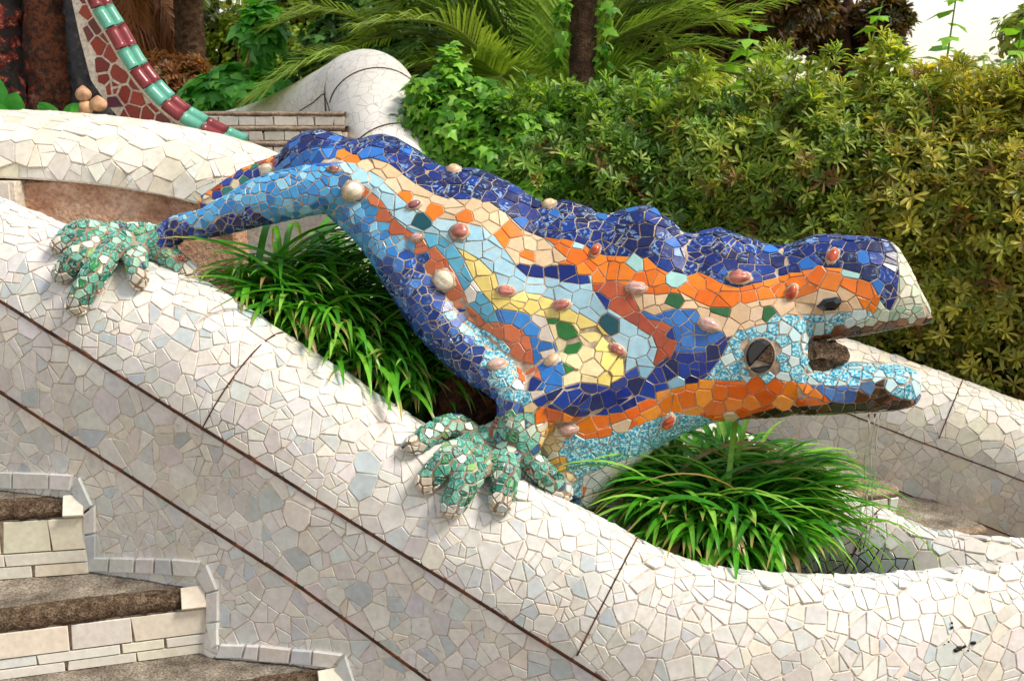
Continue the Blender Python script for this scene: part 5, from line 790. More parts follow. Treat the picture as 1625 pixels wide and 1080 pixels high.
PAL = dict(mouth=[('#7a5236', 4), ('#4a3424', 3), ('#2f6b4a', 1.5), ('#a0744e', 2)],
    crest=[('#0c2470', 5), ('#103488', 4), ('#081a56', 4), ('#2c70c4', 1.0), ('#081a50', 2)], cobalt_hip=[('#2f74c4', 5), ('#3d86d2', 3), ('#2a62b4', 2), ('#e98a2c', .5)],
    cream_top=[('#dcc09a', 6), ('#e0c8a6', 3), ('#d5b58c', 2), ('#ec7d1e', 1.1)], orange_top=[('#ee7a17', 6), ('#f08622', 4), ('#e66d10', 2), ('#a9dcd9', .8)],
    light_blue=[('#a6cfe0', 6), ('#b2d6e4', 4), ('#98c6dc', 3), ('#17505c', 1.0)], dark_patch=[('#102672', 4), ('#163288', 2)], terra_mid=[('#b5502f', 5), ('#c05c38', 3), ('#a5492f', 2), ('#172a82', 1.6)],
    cream_eye=[('#e6c8a2', 6), ('#dfbd94', 3), ('#eacfae', 2), ('#2f6b3c', .9)], cobalt_ring=[('#2d6fc4', 5), ('#3a80d0', 3), ('#2a63b6', 2), ('#efd68a', .5)],
    navy=[('#16338f', 5), ('#1d429f', 3), ('#102873', 3), ('#0c1d54', 2), ('#8fc4dc', .6)], orange_low=[('#ec8420', 5), ('#e8762a', 4), ('#dd641c', 4), ('#f09a3a', 2), ('#e8cfae', .6)],
    yellow=[('#f0da7c', 6), ('#ead171', 3), ('#f3e08e', 2), ('#d9e0d8', .5)], cream_low=[('#efe0ae', 6), ('#ead8a2', 3), ('#2f7a34', 1.4)], cobalt=[('#2b78cc', 6), ('#3c88d6', 3), ('#e6dcd0', 1.0)],
    turquoise=[('#5fb0d0', 6), ('#54a6c9', 3), ('#e8e2d8', .9)], terra_low=[('#cf6f46', 6), ('#c8653d', 3), ('#d87e54', 2), ('#1a3186', 1.2)], jaw_blue=[('#3b68b0', 4), ('#5a8ad0', 3), ('#4f7cc4', 3)],
    jaw_dark=[('#3a2a1c', 4), ('#5a3c22', 2), ('#2a2018', 3), ('#7a4420', 1.5)], lip=[('#cfdcc8', 5), ('#a9cdb4', 4), ('#8abda0', 2)], nose=[('#d4dcc6', 5), ('#c6d4bc', 3), ('#e0e0cc', 3)],
    head_mix=[('#S', 5), ('#cfe4e4', 2.2), ('#bfdde2', 2)], speckle=[('#S', 1)], under_white=[('#cdd6d4', 4), ('#b9c8c8', 3), ('#dcdcd4', 3), ('#d8592a', .25)], sliver=[('#e9cf9c', 5), ('#eeb04a', 3), ('#e8dcc0', 3), ('#3a8a64', .7)],
    swirl_leg=[('#163c88', 4), ('#2250a4', 3), ('#0e2a70', 4), ('#4478bc', 1)], leg_navy=[('#16235e', 4), ('#1c3690', 3), ('#2a4aa8', 1)], leg_light=[('#3f92cc', 5), ('#5aa8d8', 4), ('#2f78bc', 3), ('#8cc4de', 2)],
    foot=[('#2a7c68', 4), ('#3f9a84', 5), ('#5fb09a', 4.5), ('#9cccb4', 2.6), ('#1c5f56', 2), ('#2a8648', 1.4), ('#cfe0cc', 1.4), ('#86b85e', .6), ('#1a4f70', .5), ('#a34a24', .15)],
    toe_tip=[('#d6d2c4', 4), ('#c4d0cc', 2), ('#e0d4c0', 2)], hip_mix=[('#a5492f', 3), ('#2f7a6c', 3), ('#e98a2c', 1.5), ('#2a3c90', 2), ('#d8c8a8', 1)], under=[('#4a6f9a', 3), ('#3b5c8c', 2), ('#b9b4a4', 1)])
PF = {}
def lz_look(k, rnd):
    items = PAL[k]; h = rnd.choices([i[0] for i in items], [i[1] for i in items])[0]
    m = {'crest': 'swirl', 'swirl_leg': 'swirl', 'leg_navy': 'swirl', 'foot': 'marble'}.get(k, 'plain')
    if h == '#S': return M['speckle'], np.array([.25, .6, .7])
    if k == 'crest' and h == '#2c70c4': m = 'plain'
    if k == 'foot' and h in ('#cfe0cc', '#8fc46a', '#b0562c', '#1f5a7c'): m = 'plain'
    c = lin(h)*rnd.uniform(.88, 1.06)
    return M[m], np.clip(c, 0, .9)
def build_lizard():
    root = empty('lizard_statue', tuple(np.round(np.array(LZ['fpalm'][1][:3]), 3)), 'large mosaic lizard sculpture in blue, orange and yellow tiles sprawled over the parapet', 'statue')
    V, F = lizard_core(G); V = np.array(V)
    dk = [1 if any(np.linalg.norm(np.mean([V[i] for i in f], 0)-c) < .42 for c in FEET) and min(tube_d(V[f[0]], q) for q in TOES+[LZ['rpalm'], LZ['fpalm']]) < 1.3 else 0 for f in F]
    child('body', V, F, [M['grout_liz'], M['grout_foot']], root, smooth=True, mi=dk)
    Vm, Fm = lumpy(ico(LO+LX*.965-LU*.170+LN*.055, .10, 4, (.85, .7, .62)), .030, 26, 3); child('mouth_lining', Vm, Fm, M['nosing'], root, smooth=True)
    T, Nf, A = tri_arrays(V, F); c0 = V.mean(0)
    # make the normals face outward
    if np.sum(A*np.einsum('ij,ij->i', Nf, V[T].mean(1)-c0)) < 0: F = [f[::-1] for f in F]; T, Nf, A = tri_arrays(V, F)
    bv = BVHTree.FromPolygons([tuple(v) for v in V], [tuple(f) for f in F])
    rr = random.Random(5)
    Pn, Nn = sample_sites(V, F, None, 14, density=30)
    solid = [(np.array(b[0]), b[2]) for b in G['BOSS']]+[(np.array(G['EYE'][0]), .030)]
    ear = np.array(G['EAR'][0])
    mouth = [(1, 1)]
    def size_of(p, n):
        if np.linalg.norm(p-ear) < .052: return None
        k = lclass(p); q = p-LO
        if q @ LX > .93 and k in ('lip', 'head_mix', 'nose', 'crest', 'under') and n @ LU < -.72 and q @ LU > -.17: k = 'mouth'
        return (SIZE[k], k)
    P, N, S, K = throw(Pn, Nn, size_of)
    tl = tessellate(P, N, S, K, .0034, .0030, .26, .06, 31, lcut, tilt=.02)
    tl = [t for t in tl if np.linalg.norm(t[0]-ear) > .05]
    grp = lambda k: 'crest_tile' if k in ('crest', 'cobalt_hip', 'nose', 'lip') else 'foot_tile' if k in ('foot', 'toe_tip') else 'leg_tile' if k in ('leg_light', 'leg_navy', 'swirl_leg', 'hip_mix', 'speckle', 'sliver') else 'head_tile' if k in ('head_mix', 'jaw_blue', 'jaw_dark', 'mouth', 'cream_eye', 'cobalt_ring') else 'flank_tile'
    for g in ('crest_tile', 'foot_tile', 'leg_tile', 'head_tile', 'flank_tile'):
        emit([t for t in tl if grp(t[2]) == g], root, g, lz_look, 300, stuff_name='small_'+g+'s')
    # glazed shell-like bosses set in cement rings
    bc = {'cream_shell': '#e2d3b4', 'plum_shell': '#7a4a4c', 'pink_shell': '#cfa39a', 'rose_shell': '#a9665a', 'peach_shell': '#dcae86', 'red_shell': '#b04a28'}
    bm_ = {}
    for k, h in bc.items():
        t = NT(k+'_glaze'); n = t.noise(22, 4, t.pos(), .6, 1.0); r = t.ramp(n.outputs[0], [(.35, lin(h)*.7), (.5, lin(h)), (.66, np.minimum(lin(h)*1.6+.05, .8))]); t.l(r.outputs[0], t.b.inputs['Base Color']); t.b.inputs['Roughness'].default_value = .16; bm_[k] = t.m
    for i, (p, n, r, k) in enumerate(G['BOSS']):
        p = np.array(p); n = np.array(n); a = rr.uniform(-.6, .6) if k != 'red_shell' else 1.2
        u = LX*math.cos(a)+LU*math.sin(a); u = u-n*(u @ n); u /= np.linalg.norm(u); v = np.cross(n, u)
        sx, sy = (1.0, .92) if k in ('cream_shell', 'peach_shell') or i == 5 else (1.12, .68)
        Vb, Fb = ico((0, 0, 0), 1, 3); Vb = np.array(Vb); W = []
        for q in Vb:
            tp = 1-.25*q[0] if sy < .9 else 1-.1*q[0]*q[0]
            slit = -.16*math.exp(-(q[1]/.16)**2)*(1 if q[2] > .2 and k in ('cream_shell', 'pink_shell', 'rose_shell') else 0)
            W.append(p+r*(u*q[0]*sx+v*q[1]*sy*tp+n*(q[2]*(.78+slit)+.12)))
        boss = child('ceramic_boss', W, Fb, bm_[k], root, smooth=True)
        R_n = 20; Vr = []; Fr = []
        for j in range(R_n):
            an = 2*math.pi*j/R_n; e = u*math.cos(an)*sx+v*math.sin(an)*sy; wob = 1+.08*math.sin(j*2.3+i)
            Vr += [p+e*r*.85+n*.012, p+e*r*1.12*wob+n*.010, p+e*r*1.26*wob-n*.004]
        for j in range(R_n):
            j2 = (j+1) % R_n
            for q in (0, 1): Fr.append((j*3+q, j*3+q+1, j2*3+q+1, j2*3+q))
        child('cement_ring', Vr, Fr, M['grout_liz'], boss, smooth=True)
    # eye: a faceted dark stone
    blk = NT('black_glass'); blk.b.inputs['Base Color'].default_value = (.012, .014, .02, 1); blk.b.inputs['Roughness'].default_value = .07
    p, n = (np.array(q) for q in G['EYE']); u = LX*math.cos(.12)+LU*math.sin(.12); u = u-n*(u @ n); u /= np.linalg.norm(u); v = np.cross(n, u)
    ring = [(-.043, -.004), (-.018, .020), (.030, .024), (.044, .004), (.022, -.023), (-.022, -.022)]; top = [(x*.5, y*.5) for x, y in ring]
    Vb = [p+u*x+v*y-n*.004 for x, y in ring]+[p+u*x+v*y+n*.012 for x, y in ring]+[p+u*x+v*y+n*.026 for x, y in top]
    Fb = [(i+o, (i+1) % 6+o, (i+1) % 6+6+o, i+6+o) for o in (0, 6) for i in range(6)]+[tuple(range(12, 18))]; child('eye', Vb, Fb, blk.m, root)
    # side of the head: an oval socket holding broken black glass
    p, n = (np.array(q) for q in G['EAR']); u = LX-n*(LX @ n); u /= np.linalg.norm(u); v = np.cross(n, u); v = v if v @ LU > 0 else -v
    el = lambda a, k=1: (u*math.cos(a)*.052*k+v*math.sin(a)*.064*k)
    Vr = []; Fr = []
    for j in range(32):
        a = 2*math.pi*j/32; Vr += [p+el(a, 1.10)+n*.0, p+el(a, 1.05)+n*.008, p+el(a, .97)+n*.008, p+el(a, .94)-n*.01]
    for j in range(32):
        for q in range(3): Fr.append((j*4+q, j*4+q+1, ((j+1) % 32)*4+q+1, ((j+1) % 32)*4+q))
    sk = child('ear_socket', Vr, Fr, M['grout_foot'], root, smooth=True)
    for a0, a1, off in ((.85, 3.9, .014), (3.98, 5.75, .016)):
        pl_ = [p+el(a0+(a1-a0)*j/12, .92) for j in range(13)]
        v_, f_ = slab_vf(pl_, n, -.008, off, .006); child('glass_shard', v_, f_, blk.m, sk)
    v_, f_ = slab_vf([p+el(a, .93) for a in (-.5, -.2, .2, .5, .8)]+[p+el(3.9, .3)], n, -.008, .008, .003); child('socket_cement', v_, f_, M['nosing'], sk)
    # mouth lining: crumbling brown mortar, dark algae under the jaw tip
    return V, F
LZV, LZF = build_lizard()

# ================================================================== ROCK, BUTTRESS, SMALL THINGS
def rockthing(name, c, r, flat, m, label, cat, amp=.25, seed=1, sub=4):
    V, F = ico((0, 0, 0), 1, sub); V = np.array(V)
    W = [np.array(c)+r*np.array(flat)*(v*(1+amp*noise.noise(Vector(v)*1.7+Vector((seed, 0, 0)))+amp*.5*noise.noise(Vector(v)*5+Vector((seed, 2, 0)))+amp*.25*noise.noise(Vector(v)*13))) for v in V]
    o = obj(name, mesh(name, W, F, m, smooth=True)); tag(o, label, cat); return o
rockthing('rock', (-.17, 4.26, .99), .20, (1.0, .8, .95), M['brownrock'], 'rough brown mossy rock under the belly beside the front leg', 'rock', .3, 3)

def build_buttress():
    y0 = 5.72; root = empty('mosaic_buttress', (-2.0, y0, 2.0), 'flared red mosaic buttress edged with teal and maroon ridge tiles', 'buttress')
    sc = 5.72/5.7
    outer = [(-2.15, 3.25), (-2.13, 3.05), (-2.09, 2.85), (-2.04, 2.69), (-1.965, 2.555), (-1.89, 2.41), (-1.80, 2.283), (-1.69, 2.173), (-1.565, 2.094), (-1.44, 2.03), (-1.33, 1.98)]
    inner = [(-2.30, 3.25), (-2.25, 2.9), (-2.20, 2.72), (-2.175, 2.54), (-2.135, 2.33), (-2.06, 2.21), (-1.99, 2.12), (-1.93, 1.98)]
    poly = [(x-.02, z) for x, z in outer]+inner[::-1]
    th = .16
    n = len(poly); V = [(x, y0, z) for x, z in poly]+[(x, y0+th, z) for x, z in poly]
    F = [tuple(range(n)), tuple(range(2*n-1, n-1, -1))]+[((i+1) % n, i, n+i, n+(i+1) % n) for i in range(n)]
    child('core', V, F, M['grout_pale'], root)
    rnd = random.Random(4); P = []; g = Grid(.06); N = []; S = []; K = []
    for _ in range(9000):
        x = rnd.uniform(-2.32, -1.32); z = rnd.uniform(1.98, 3.25)
        if inpoly(x, z, poly) and g.ok((x, y0, z), .058): P.append(np.array([x, y0, z])); N.append(np.array([0, -1.0, 0])); S.append(.078); K.append('r')
    tl = tessellate(P, N, S, K, .010, .005, .25, .05, 41); keep = []
    for t in tl:
        if not inpoly(t[0][0], t[0][2], poly): continue
        c_ = t[0]; W_ = t[3].copy(); k_ = len(W_)//3; ok_ = True
        for a_ in range(k_):
            f_ = 1.0
            while f_ > .2 and not inpoly(c_[0]+(W_[a_][0]-c_[0])*(f_+.07), c_[2]+(W_[a_][2]-c_[2])*(f_+.07), poly): f_ -= .04
            for b_ in (a_, k_+a_, 2*k_+a_): W_[b_][[0, 2]] = c_[[0, 2]]+(W_[b_][[0, 2]]-c_[[0, 2]])*f_
        keep.append((t[0], t[1], t[2], W_, t[4], t[5]))
    red = palette([('#8c2414', 5), ('#7a1d14', 4), ('#9c3420', 3), ('#6d2a2a', 3), ('#6b3a4a', 2), ('#a33a22', 2)])
    emit(keep, root, 'tile', lambda k, r: (M['plain'], red(r)), 300)
    # ridge of double-barrelled glazed tiles following the outer curve
    C = catmull([(x-.035, 0, z) for x, z in outer], 8); L = np.concatenate([[0], np.cumsum(np.linalg.norm(np.diff(C, axis=0), axis=1))])
    seg = .112; k = 0; s = .03
    while s+seg < L[-1]:
        Vs = []; Fs = []; m = 5; prof_ = [(-.058, -.012)]+[(-.029+.029*math.cos(a), .004+.026*math.sin(a)) for a in np.linspace(math.pi, .25, 8)]+[(.029+.029*math.cos(a), .004+.026*math.sin(a)) for a in np.linspace(math.pi-.25, 0, 8)]+[(.058, -.012)]
        for j in range(m+1):
            ss = s+.004+(seg-.008)*j/m; p = np.array([np.interp(ss, L, C[:, i]) for i in range(3)]); q = np.array([np.interp(ss+.01, L, C[:, i]) for i in range(3)]); t = (q-p)/np.linalg.norm(q-p)
            o = np.cross(t, (0, 1, 0)); o = -o if o[0] < 0 else o
            dr = np.array([0, -1.0, 0])*.55+o*.83; dr /= np.linalg.norm(dr); wd = np.cross(t, dr); ed = .985 if j in (0, m) else 1
            for a, b in prof_: Vs.append(p+np.array([0, y0-.0, 0])+wd*a*1.05+dr*(b*ed+.035)+o*.0)
        mm = len(prof_)
        for j in range(m):
            for i in range(mm-1): Fs.append((j*mm+i, j*mm+i+1, (j+1)*mm+i+1, (j+1)*mm+i))
        Fs.append(tuple(range(mm))); Fs.append(tuple(range((m+1)*mm-1, m*mm-1, -1)))
        c = lin('#5ba08c') if k % 2 else lin('#7c2f33'); c = c*rnd.uniform(.9, 1.1)
        child('ridge_tile', Vs, Fs, M['plain'], root, tint=[list(c)+[rnd.random()]]*len(Vs), smooth=True); s += seg; k += 1
    Vs, Fs = sweep(C+np.array([0, y0-.0, 0]), .045, 8); child('ridge_mortar', Vs, Fs, M['grout_pale'], root)
build_buttress()
def build_tufa():
    root = empty('tufa_column', (-2.5, 6.0, 1.9), 'dark dripping tufa column encrusted with red, black and white lumps behind the cream parapet', 'rock column')
    t = NT('encrusted_tufa'); p = t.pos(); n = t.noise(26, 6, p, .75)
    r = t.ramp(n.outputs[0], [(.30, lin('#100c0a')), (.42, lin('#2e1a10')), (.50, lin('#5e2e16')), (.56, lin('#8a4a20')), (.64, lin('#3c2014'))]); n2 = t.noise(15, 5, p, .7)
    r2 = t.ramp(n2.outputs[0], [(.52, lin('#1a1512')), (.60, lin('#a02c14')), (.68, lin('#c9b9a0'))])
    xx = t.n('ShaderNodeSeparateXYZ'); t.l(p, xx.inputs[0]); mr = t.ramp(xx.outputs[0], [(0, G3(0)), (1, G3(1))])
    mp = t.n('ShaderNodeMapRange'); mp.inputs[1].default_value = -2.42; mp.inputs[2].default_value = -2.54; t.l(xx.outputs[0], mp.inputs[0])
    t.l(t.mix(mp.outputs[0], r.outputs[0], r2.outputs[0]), t.b.inputs['Base Color']); t.b.inputs['Roughness'].default_value = .55; t.bump(n.outputs[0], 1, .03)
    wet = NT('wet_slate'); p2 = wet.pos(); n3 = wet.noise(18, 6, p2, .7); r3 = wet.ramp(n3.outputs[0], [(.35, lin('#14161c')), (.55, lin('#33343c')), (.7, lin('#6a5a58'))]); wet.l(r3.outputs[0], wet.b.inputs['Base Color']); wet.b.inputs['Roughness'].default_value = .35; wet.bump(n3.outputs[0], .7, .02)
    for (x, y, r_, m, sd_, nm) in ((-2.72, 5.95, .24, t.m, 1, 'encrusted_shaft'), (-2.42, 5.9, .115, t.m, 2, 'brown_shaft'), (-2.26, 5.98, .13, wet.m, 3, 'wet_shaft')):
        V = []; F = []; a_n = 40; z_n = 60
        for j in range(z_n+1):
            z = 1.9+1.5*j/z_n
            for i in range(a_n):
                a = 2*math.pi*i/a_n; v = Vector((math.cos(a)*r_*4+sd_*9, math.sin(a)*r_*4, z*4)); am = .35 if nm != 'wet_shaft' else .14
                rr = r_*(1+am*.6*noise.noise(v*1.5)+am*.6*noise.noise(v*4)+am*.3*noise.noise(v*10)); V.append((x+rr*math.cos(a), y+rr*math.sin(a)*.8, z))
        for j in range(z_n):
            for i in range(a_n): F.append((j*a_n+i, j*a_n+(i+1) % a_n, (j+1)*a_n+(i+1) % a_n, (j+1)*a_n+i))
        child(nm, V, F, m, root, smooth=True)
build_tufa()
def build_finials():
    m = flat_mat('peach_stone', lin('#b98f6c'), .6, .4, .5, 30)
    root = empty('stone_bud_cluster', (-2.09, 5.58, 2.16), 'cluster of peach coloured bud-shaped stones at the foot of the red buttress', 'stone ornament')
    for (x, z, r_, fl, tip) in ((-2.115, 2.262, .040, (1, .9, .95), .14), (-2.11, 2.195, .040, (1, .9, .95), .0), (-2.045, 2.215, .040, (1.1, .9, .95), .08)):
        V, F = ico((0, 0, 0), 1, 3); W = []
        for v in np.array(V):
            t = max(0, v[2]); k = 1-.45*t*t*(1 if tip else .2); W.append((x+r_*fl[0]*v[0]*k, 5.55+r_*fl[1]*v[1]*k, z+r_*fl[2]*(v[2]+tip*t**5)))
        child('bud', W, F, m, root, smooth=True)
build_finials()
def build_water():
    m = NT('water'); m.b.inputs['Transmission Weight'].default_value = 1; m.b.inputs['Roughness'].default_value = .02; m.b.inputs['IOR'].default_value = 1.33
    vs = []
    for k in range(3):
        p = [(1.325+.022*k+.006*math.sin(i*1.3+k), 3.93+.01*k+.004*math.cos(i*.9+k), 1.085-.001-.045*i) for i in range(13)]
        vs.append(sweep(p, [.0030+.0018*math.sin(i*1.7+k*2) for i in range(13)], 6))
    for k in range(10): vs.append(ico((1.34+random.uniform(-.03, .04), 3.93+random.uniform(-.02, .03), random.uniform(.55, 1.03)), random.uniform(.002, .004), 1))
    V, F = join(*vs); tag(obj('water_trickle', mesh('water_trickle', V, F, m.m, smooth=True)), 'thin clear trickle of water dripping from the lizard jaw', 'water')
build_water()
def build_droppings():
    # small black blots stuck on the curved parapet at the lower right
    vs = []; bv = BVHTree.FromPolygons([tuple(v) for v in NWV], [tuple(f) for f in NWF])
    for x, z, r_ in ((1.545, .355, .010), (1.555, .36, .012), (1.575, .363, .008), (1.61, .372, .009), (1.515, .385, .004), (1.53, .43, .006), (1.532, .445, .005), (1.59, .35, .004), (1.50, .38, .003)):
        h = bv.ray_cast(Vector((x, 2.5, z)), Vector((0, 1, 0)))
        if h[0]: vs.append(lumpy(ico(h[0]-Vector((0, .007, 0)), r_, 2, (1.2, .35, .8)), .004, 60, x*9))
    V, F = join(*vs); mm = flat_mat('tar', (.012, .01, .01), .5)
    tag(obj('tar_blot', mesh('tar_blot', V, F, mm)), 'small black blots stuck on the white tiles at the curved end', 'stain')
build_droppings()

# ================================================================== STRAP-LEAVED CLUMPS
def blade_template(seed, dead=False):
    r = random.Random(seed); n = 12; th = R_(r.uniform(3, 20)); end = R_(r.uniform(105, 168)); p = np.array([0.0, 0, 0]); pts = []; pw = r.uniform(.9, 1.45); tw = r.uniform(-.5, .5)
    for i in range(n+1):
        t = i/n; a = th+(end-th)*t**pw; pts.append((p.copy(), a, t)); p = p+np.array([math.sin(a), 0, math.cos(a)])/n
    V = []; F = []; W0 = r.uniform(.021, .035)
    for q, a, t in pts:
        w_ = W0*(.55+.45*min(1, t*5))*(1-max(0, (t-.55)/.45)**2.0)+.0006; nrm = np.array([-math.cos(a), 0, math.sin(a)]); tt = tw*t
        s = np.array([0, math.cos(tt), 0])+nrm*math.sin(tt); V += [q-s*w_/2+nrm*w_*.22, q, q+s*w_/2+nrm*w_*.22]
    for i in range(n):
        for k in (0, 1): F.append((i*3+k, i*3+k+1, (i+1)*3+k+1, (i+1)*3+k))
    g = [lin('#62b02e'), lin('#52a42a'), lin('#7cc240'), lin('#489828'), lin('#98d058'), lin('#3e8a28')][seed % 6]*.78
    cols = []
    for q, a, t in pts:
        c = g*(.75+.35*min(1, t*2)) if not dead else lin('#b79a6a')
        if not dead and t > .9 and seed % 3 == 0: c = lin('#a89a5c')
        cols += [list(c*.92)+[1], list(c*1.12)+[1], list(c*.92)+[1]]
    return V, F, cols
BL = [blade_template(s) for s in range(20)]+[blade_template(40+s, True) for s in range(2)]
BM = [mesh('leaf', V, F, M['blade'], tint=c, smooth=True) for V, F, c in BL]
def clump(loc, label, bases, n_single, n_rest, lens, az, seed, spread=.06):
    root = empty('strap_leaf_clump', loc, label, 'plant', 'strap leaved clumps in the trough'); r = random.Random(seed)
    def spec():
        b = np.array(r.choice(bases))+np.array([r.gauss(0, spread), r.gauss(0, spread*.7), r.uniform(-.03, .03)])
        a = az(r, b); L = r.uniform(*lens); k = r.randrange(20) if r.random() > .03 else 20+r.randrange(2)
        return b, a, L, k
    for i in range(n_single):
        b, a, L, k = spec(); b[1] -= .04; L *= (.42 if math.cos(a) < -.3 and b[0] < -.75 else .56 if math.sin(a) < -.45 else .84 if math.cos(a) > .5 else 1); o = obj('leaf', BM[k], root, b-np.array(loc)); o.rotation_euler = (r.gauss(0, .08), r.gauss(0, .10), a); o.scale = (L, L*r.uniform(.6, 1.0) if False else 1, L)
    vs = []; cs = []; fs = []; off = 0
    for i in range(n_rest):
        b, a, L, k = spec(); b[1] += .05; L *= (.42 if math.cos(a) < -.3 and b[0] < -.75 else .56 if math.sin(a) < -.45 else .84 if math.cos(a) > .5 else 1); V = np.array(BL[k][0]); V = np.stack([V[:, 0]*L, V[:, 1], V[:, 2]*L], 1); ca, sa = math.cos(a), math.sin(a)
        W = np.stack([V[:, 0]*ca-V[:, 1]*sa, V[:, 0]*sa+V[:, 1]*ca, V[:, 2]], 1)+b-np.array(loc); vs.append(W); fs.append(np.array(BL[k][1])+off); off += len(W); cs.append(np.array(BL[k][2]))
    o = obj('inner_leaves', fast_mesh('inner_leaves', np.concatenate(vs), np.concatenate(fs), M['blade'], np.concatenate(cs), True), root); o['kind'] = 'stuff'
cr = catmull(G['NW'][:16], 8)
def crest(x): return cr[np.argmin(abs(cr[:, 0]-x))]
b1 = []
for i in range(40):
    x = -1.06+.66*i/39; c = crest(x); b1.append((x, c[1]+.40+.07*math.sin(i*1.7), c[2]-.13))
clump((-.7, 4.4, 1.0), 'lush clump of bright green strap leaves below the hind leg', b1, 295, 900, (.60, 1.08), lambda r, b: r.choice([r.uniform(-3.1, 3.1), r.gauss(-.35, .5), r.gauss(-.35, .6), r.gauss(-2.7, .5), r.gauss(-1.4, .6)]), 5)
b2 = []
for i in range(40):
    x = .62+.38*i/39; c = crest(x); b2.append((x, c[1]+.46+.12*math.sin(i*2.1), c[2]-.12+.05*math.sin(i*.9)))
clump((.9, 4.0, .4), 'big arching clump of long green strap leaves under the lizard head', b2, 295, 900, (.62, .90), lambda r, b: r.choice([r.gauss(-.25, .45), r.gauss(-.3, .6), r.gauss(-2.9, .5), r.gauss(-1.5, .7), r.uniform(-3.1, 3.1)]), 6, .06)

# ================================================================== LEAFY THINGS
def place(Vt, Ft, Ct, pos, X, Y, Z, s, tint):
    """copies of one small leaf template at many places (numpy), returns verts, faces, colours"""
    n = len(pos); V = Vt[None]*s[:, None, None]
    W = V[..., 0:1]*X[:, None]+V[..., 1:2]*Y[:, None]+V[..., 2:3]*Z[:, None]+pos[:, None]
    F = Ft[None]+(np.arange(n)*len(Vt))[:, None, None]
    C = np.concatenate([np.clip(Ct[None]*tint[:, None], 0, .9), np.ones((n, len(Vt), 1))], 2)
    return W.reshape(-1, 3), F.reshape(-1, Ft.shape[1]), C.reshape(-1, 4)
def frames(Z, r):
    Z = Z/np.linalg.norm(Z, axis=1)[:, None]; A = r.normal(size=Z.shape); X = np.cross(A, Z); X /= np.linalg.norm(X, axis=1)[:, None]; return X, np.cross(Z, X), Z
def lance(l=1.0, w_=.3, droop=.15):
    """one blunt-ended leaf folded along its midrib, 8 triangles"""
    h = w_/2
    return np.array([(0, 0, 0), (.5, h*.85, .05), (.5, 0, 0), (.5, -h*.85, .05), (.82, h, -droop*.5+.04), (.82, 0, -droop*.55), (.82, -h, -droop*.5+.04), (1, 0, -droop)])*l, [(0, 2, 1), (0, 3, 2), (1, 2, 5), (1, 5, 4), (2, 3, 6), (2, 6, 5), (4, 5, 7), (5, 6, 7)]
def rosette(n, w_, seed, lo=25, hi=75, up=.25):
    r = random.Random(seed); V = []; F = []; C = []; o = 0
    for i in range(n):
        v, f = lance(1, w_, r.uniform(.02, .22)); a = 2*math.pi*i*.382+r.uniform(-.3, .3); e = R_(r.uniform(lo, hi)); l = r.uniform(.7, 1.1)
        d = np.array([math.cos(a)*math.sin(e), math.sin(a)*math.sin(e), math.cos(e)]); s = np.array([-math.sin(a), math.cos(a), 0]); u = np.cross(d, s); u = -u if u[2] < 0 else u
        V += [l*(d*q[0]+s*q[1]+u*q[2])+np.array([0, 0, -.25*i/n]) for q in v]; F += [tuple(x+o for x in t) for t in f]; o += 8
        k = r.uniform(.72, 1.2); C += [(k*.95,)*3]*8
    return np.array(V), np.array(F), np.array(C)
ROS = [rosette(7+s % 4, .19+.015*(s % 5), s, 20, 80) for s in range(8)]
def ivy_leaf():
    a = [(0, 0, 0), (.10, .42, -.04), (.42, .50, -.08), (.50, .24, .02), (1.0, 0, -.14), (.50, -.24, .02), (.42, -.50, -.08), (.10, -.42, -.04)]; c = (.36, 0, .06)
    V = np.array(a+[c]); F = np.array([(8, i, (i+1) % 8) for i in range(8)]); return V, F, np.full((9, 3), 1.0)
IVY = [ivy_leaf()]
def oval_leaf():
    a = [(0, 0, 0), (.3, .26, .03), (.65, .27, .02), (1, 0, -.12), (.65, -.27, .02), (.3, -.26, .03)]; c = (.5, 0, -.02)
    V = np.array(a+[c]); F = np.array([(6, i, (i+1) % 6) for i in range(6)]); return V, F, np.full((7, 3), 1.0)
OVAL = [oval_leaf()]
def blob_points(blobs, n, r, shell=(.72, 1.04), front=0.0):
    """places in the outer shell of a lumpy union of ellipsoids, with outward directions"""
    P = []; D = []; vol = np.array([b[3]*b[4]*b[5] for b in blobs])**(2/3); pick = r.choice(len(blobs), n*2, p=vol/vol.sum())
    d = r.normal(size=(n*2, 3)); d /= np.linalg.norm(d, axis=1)[:, None]; d[:, 1] = np.where((d[:, 1] > 0) & (r.random(n*2) < front), -d[:, 1], d[:, 1]); d[:, 2] = np.where((d[:, 2] < -.3) & (r.random(n*2) < .6), -d[:, 2], d[:, 2])
    B = np.array(blobs)[pick]; k = r.uniform(shell[0], shell[1], n*2)*(1+.16*np.sin(d[:, 0]*7+B[:, 0]*5)*np.sin(d[:, 2]*8+B[:, 1]*3)); p = B[:, :3]+d*B[:, 3:6]*k[:, None]
    ins = np.zeros(n*2, bool)
    for b in blobs: ins |= (((p-np.array(b[:3]))/np.array(b[3:6]))**2).sum(1) < .60
    p = p[~ins][:n]; d = d[~ins][:n]; return p, d
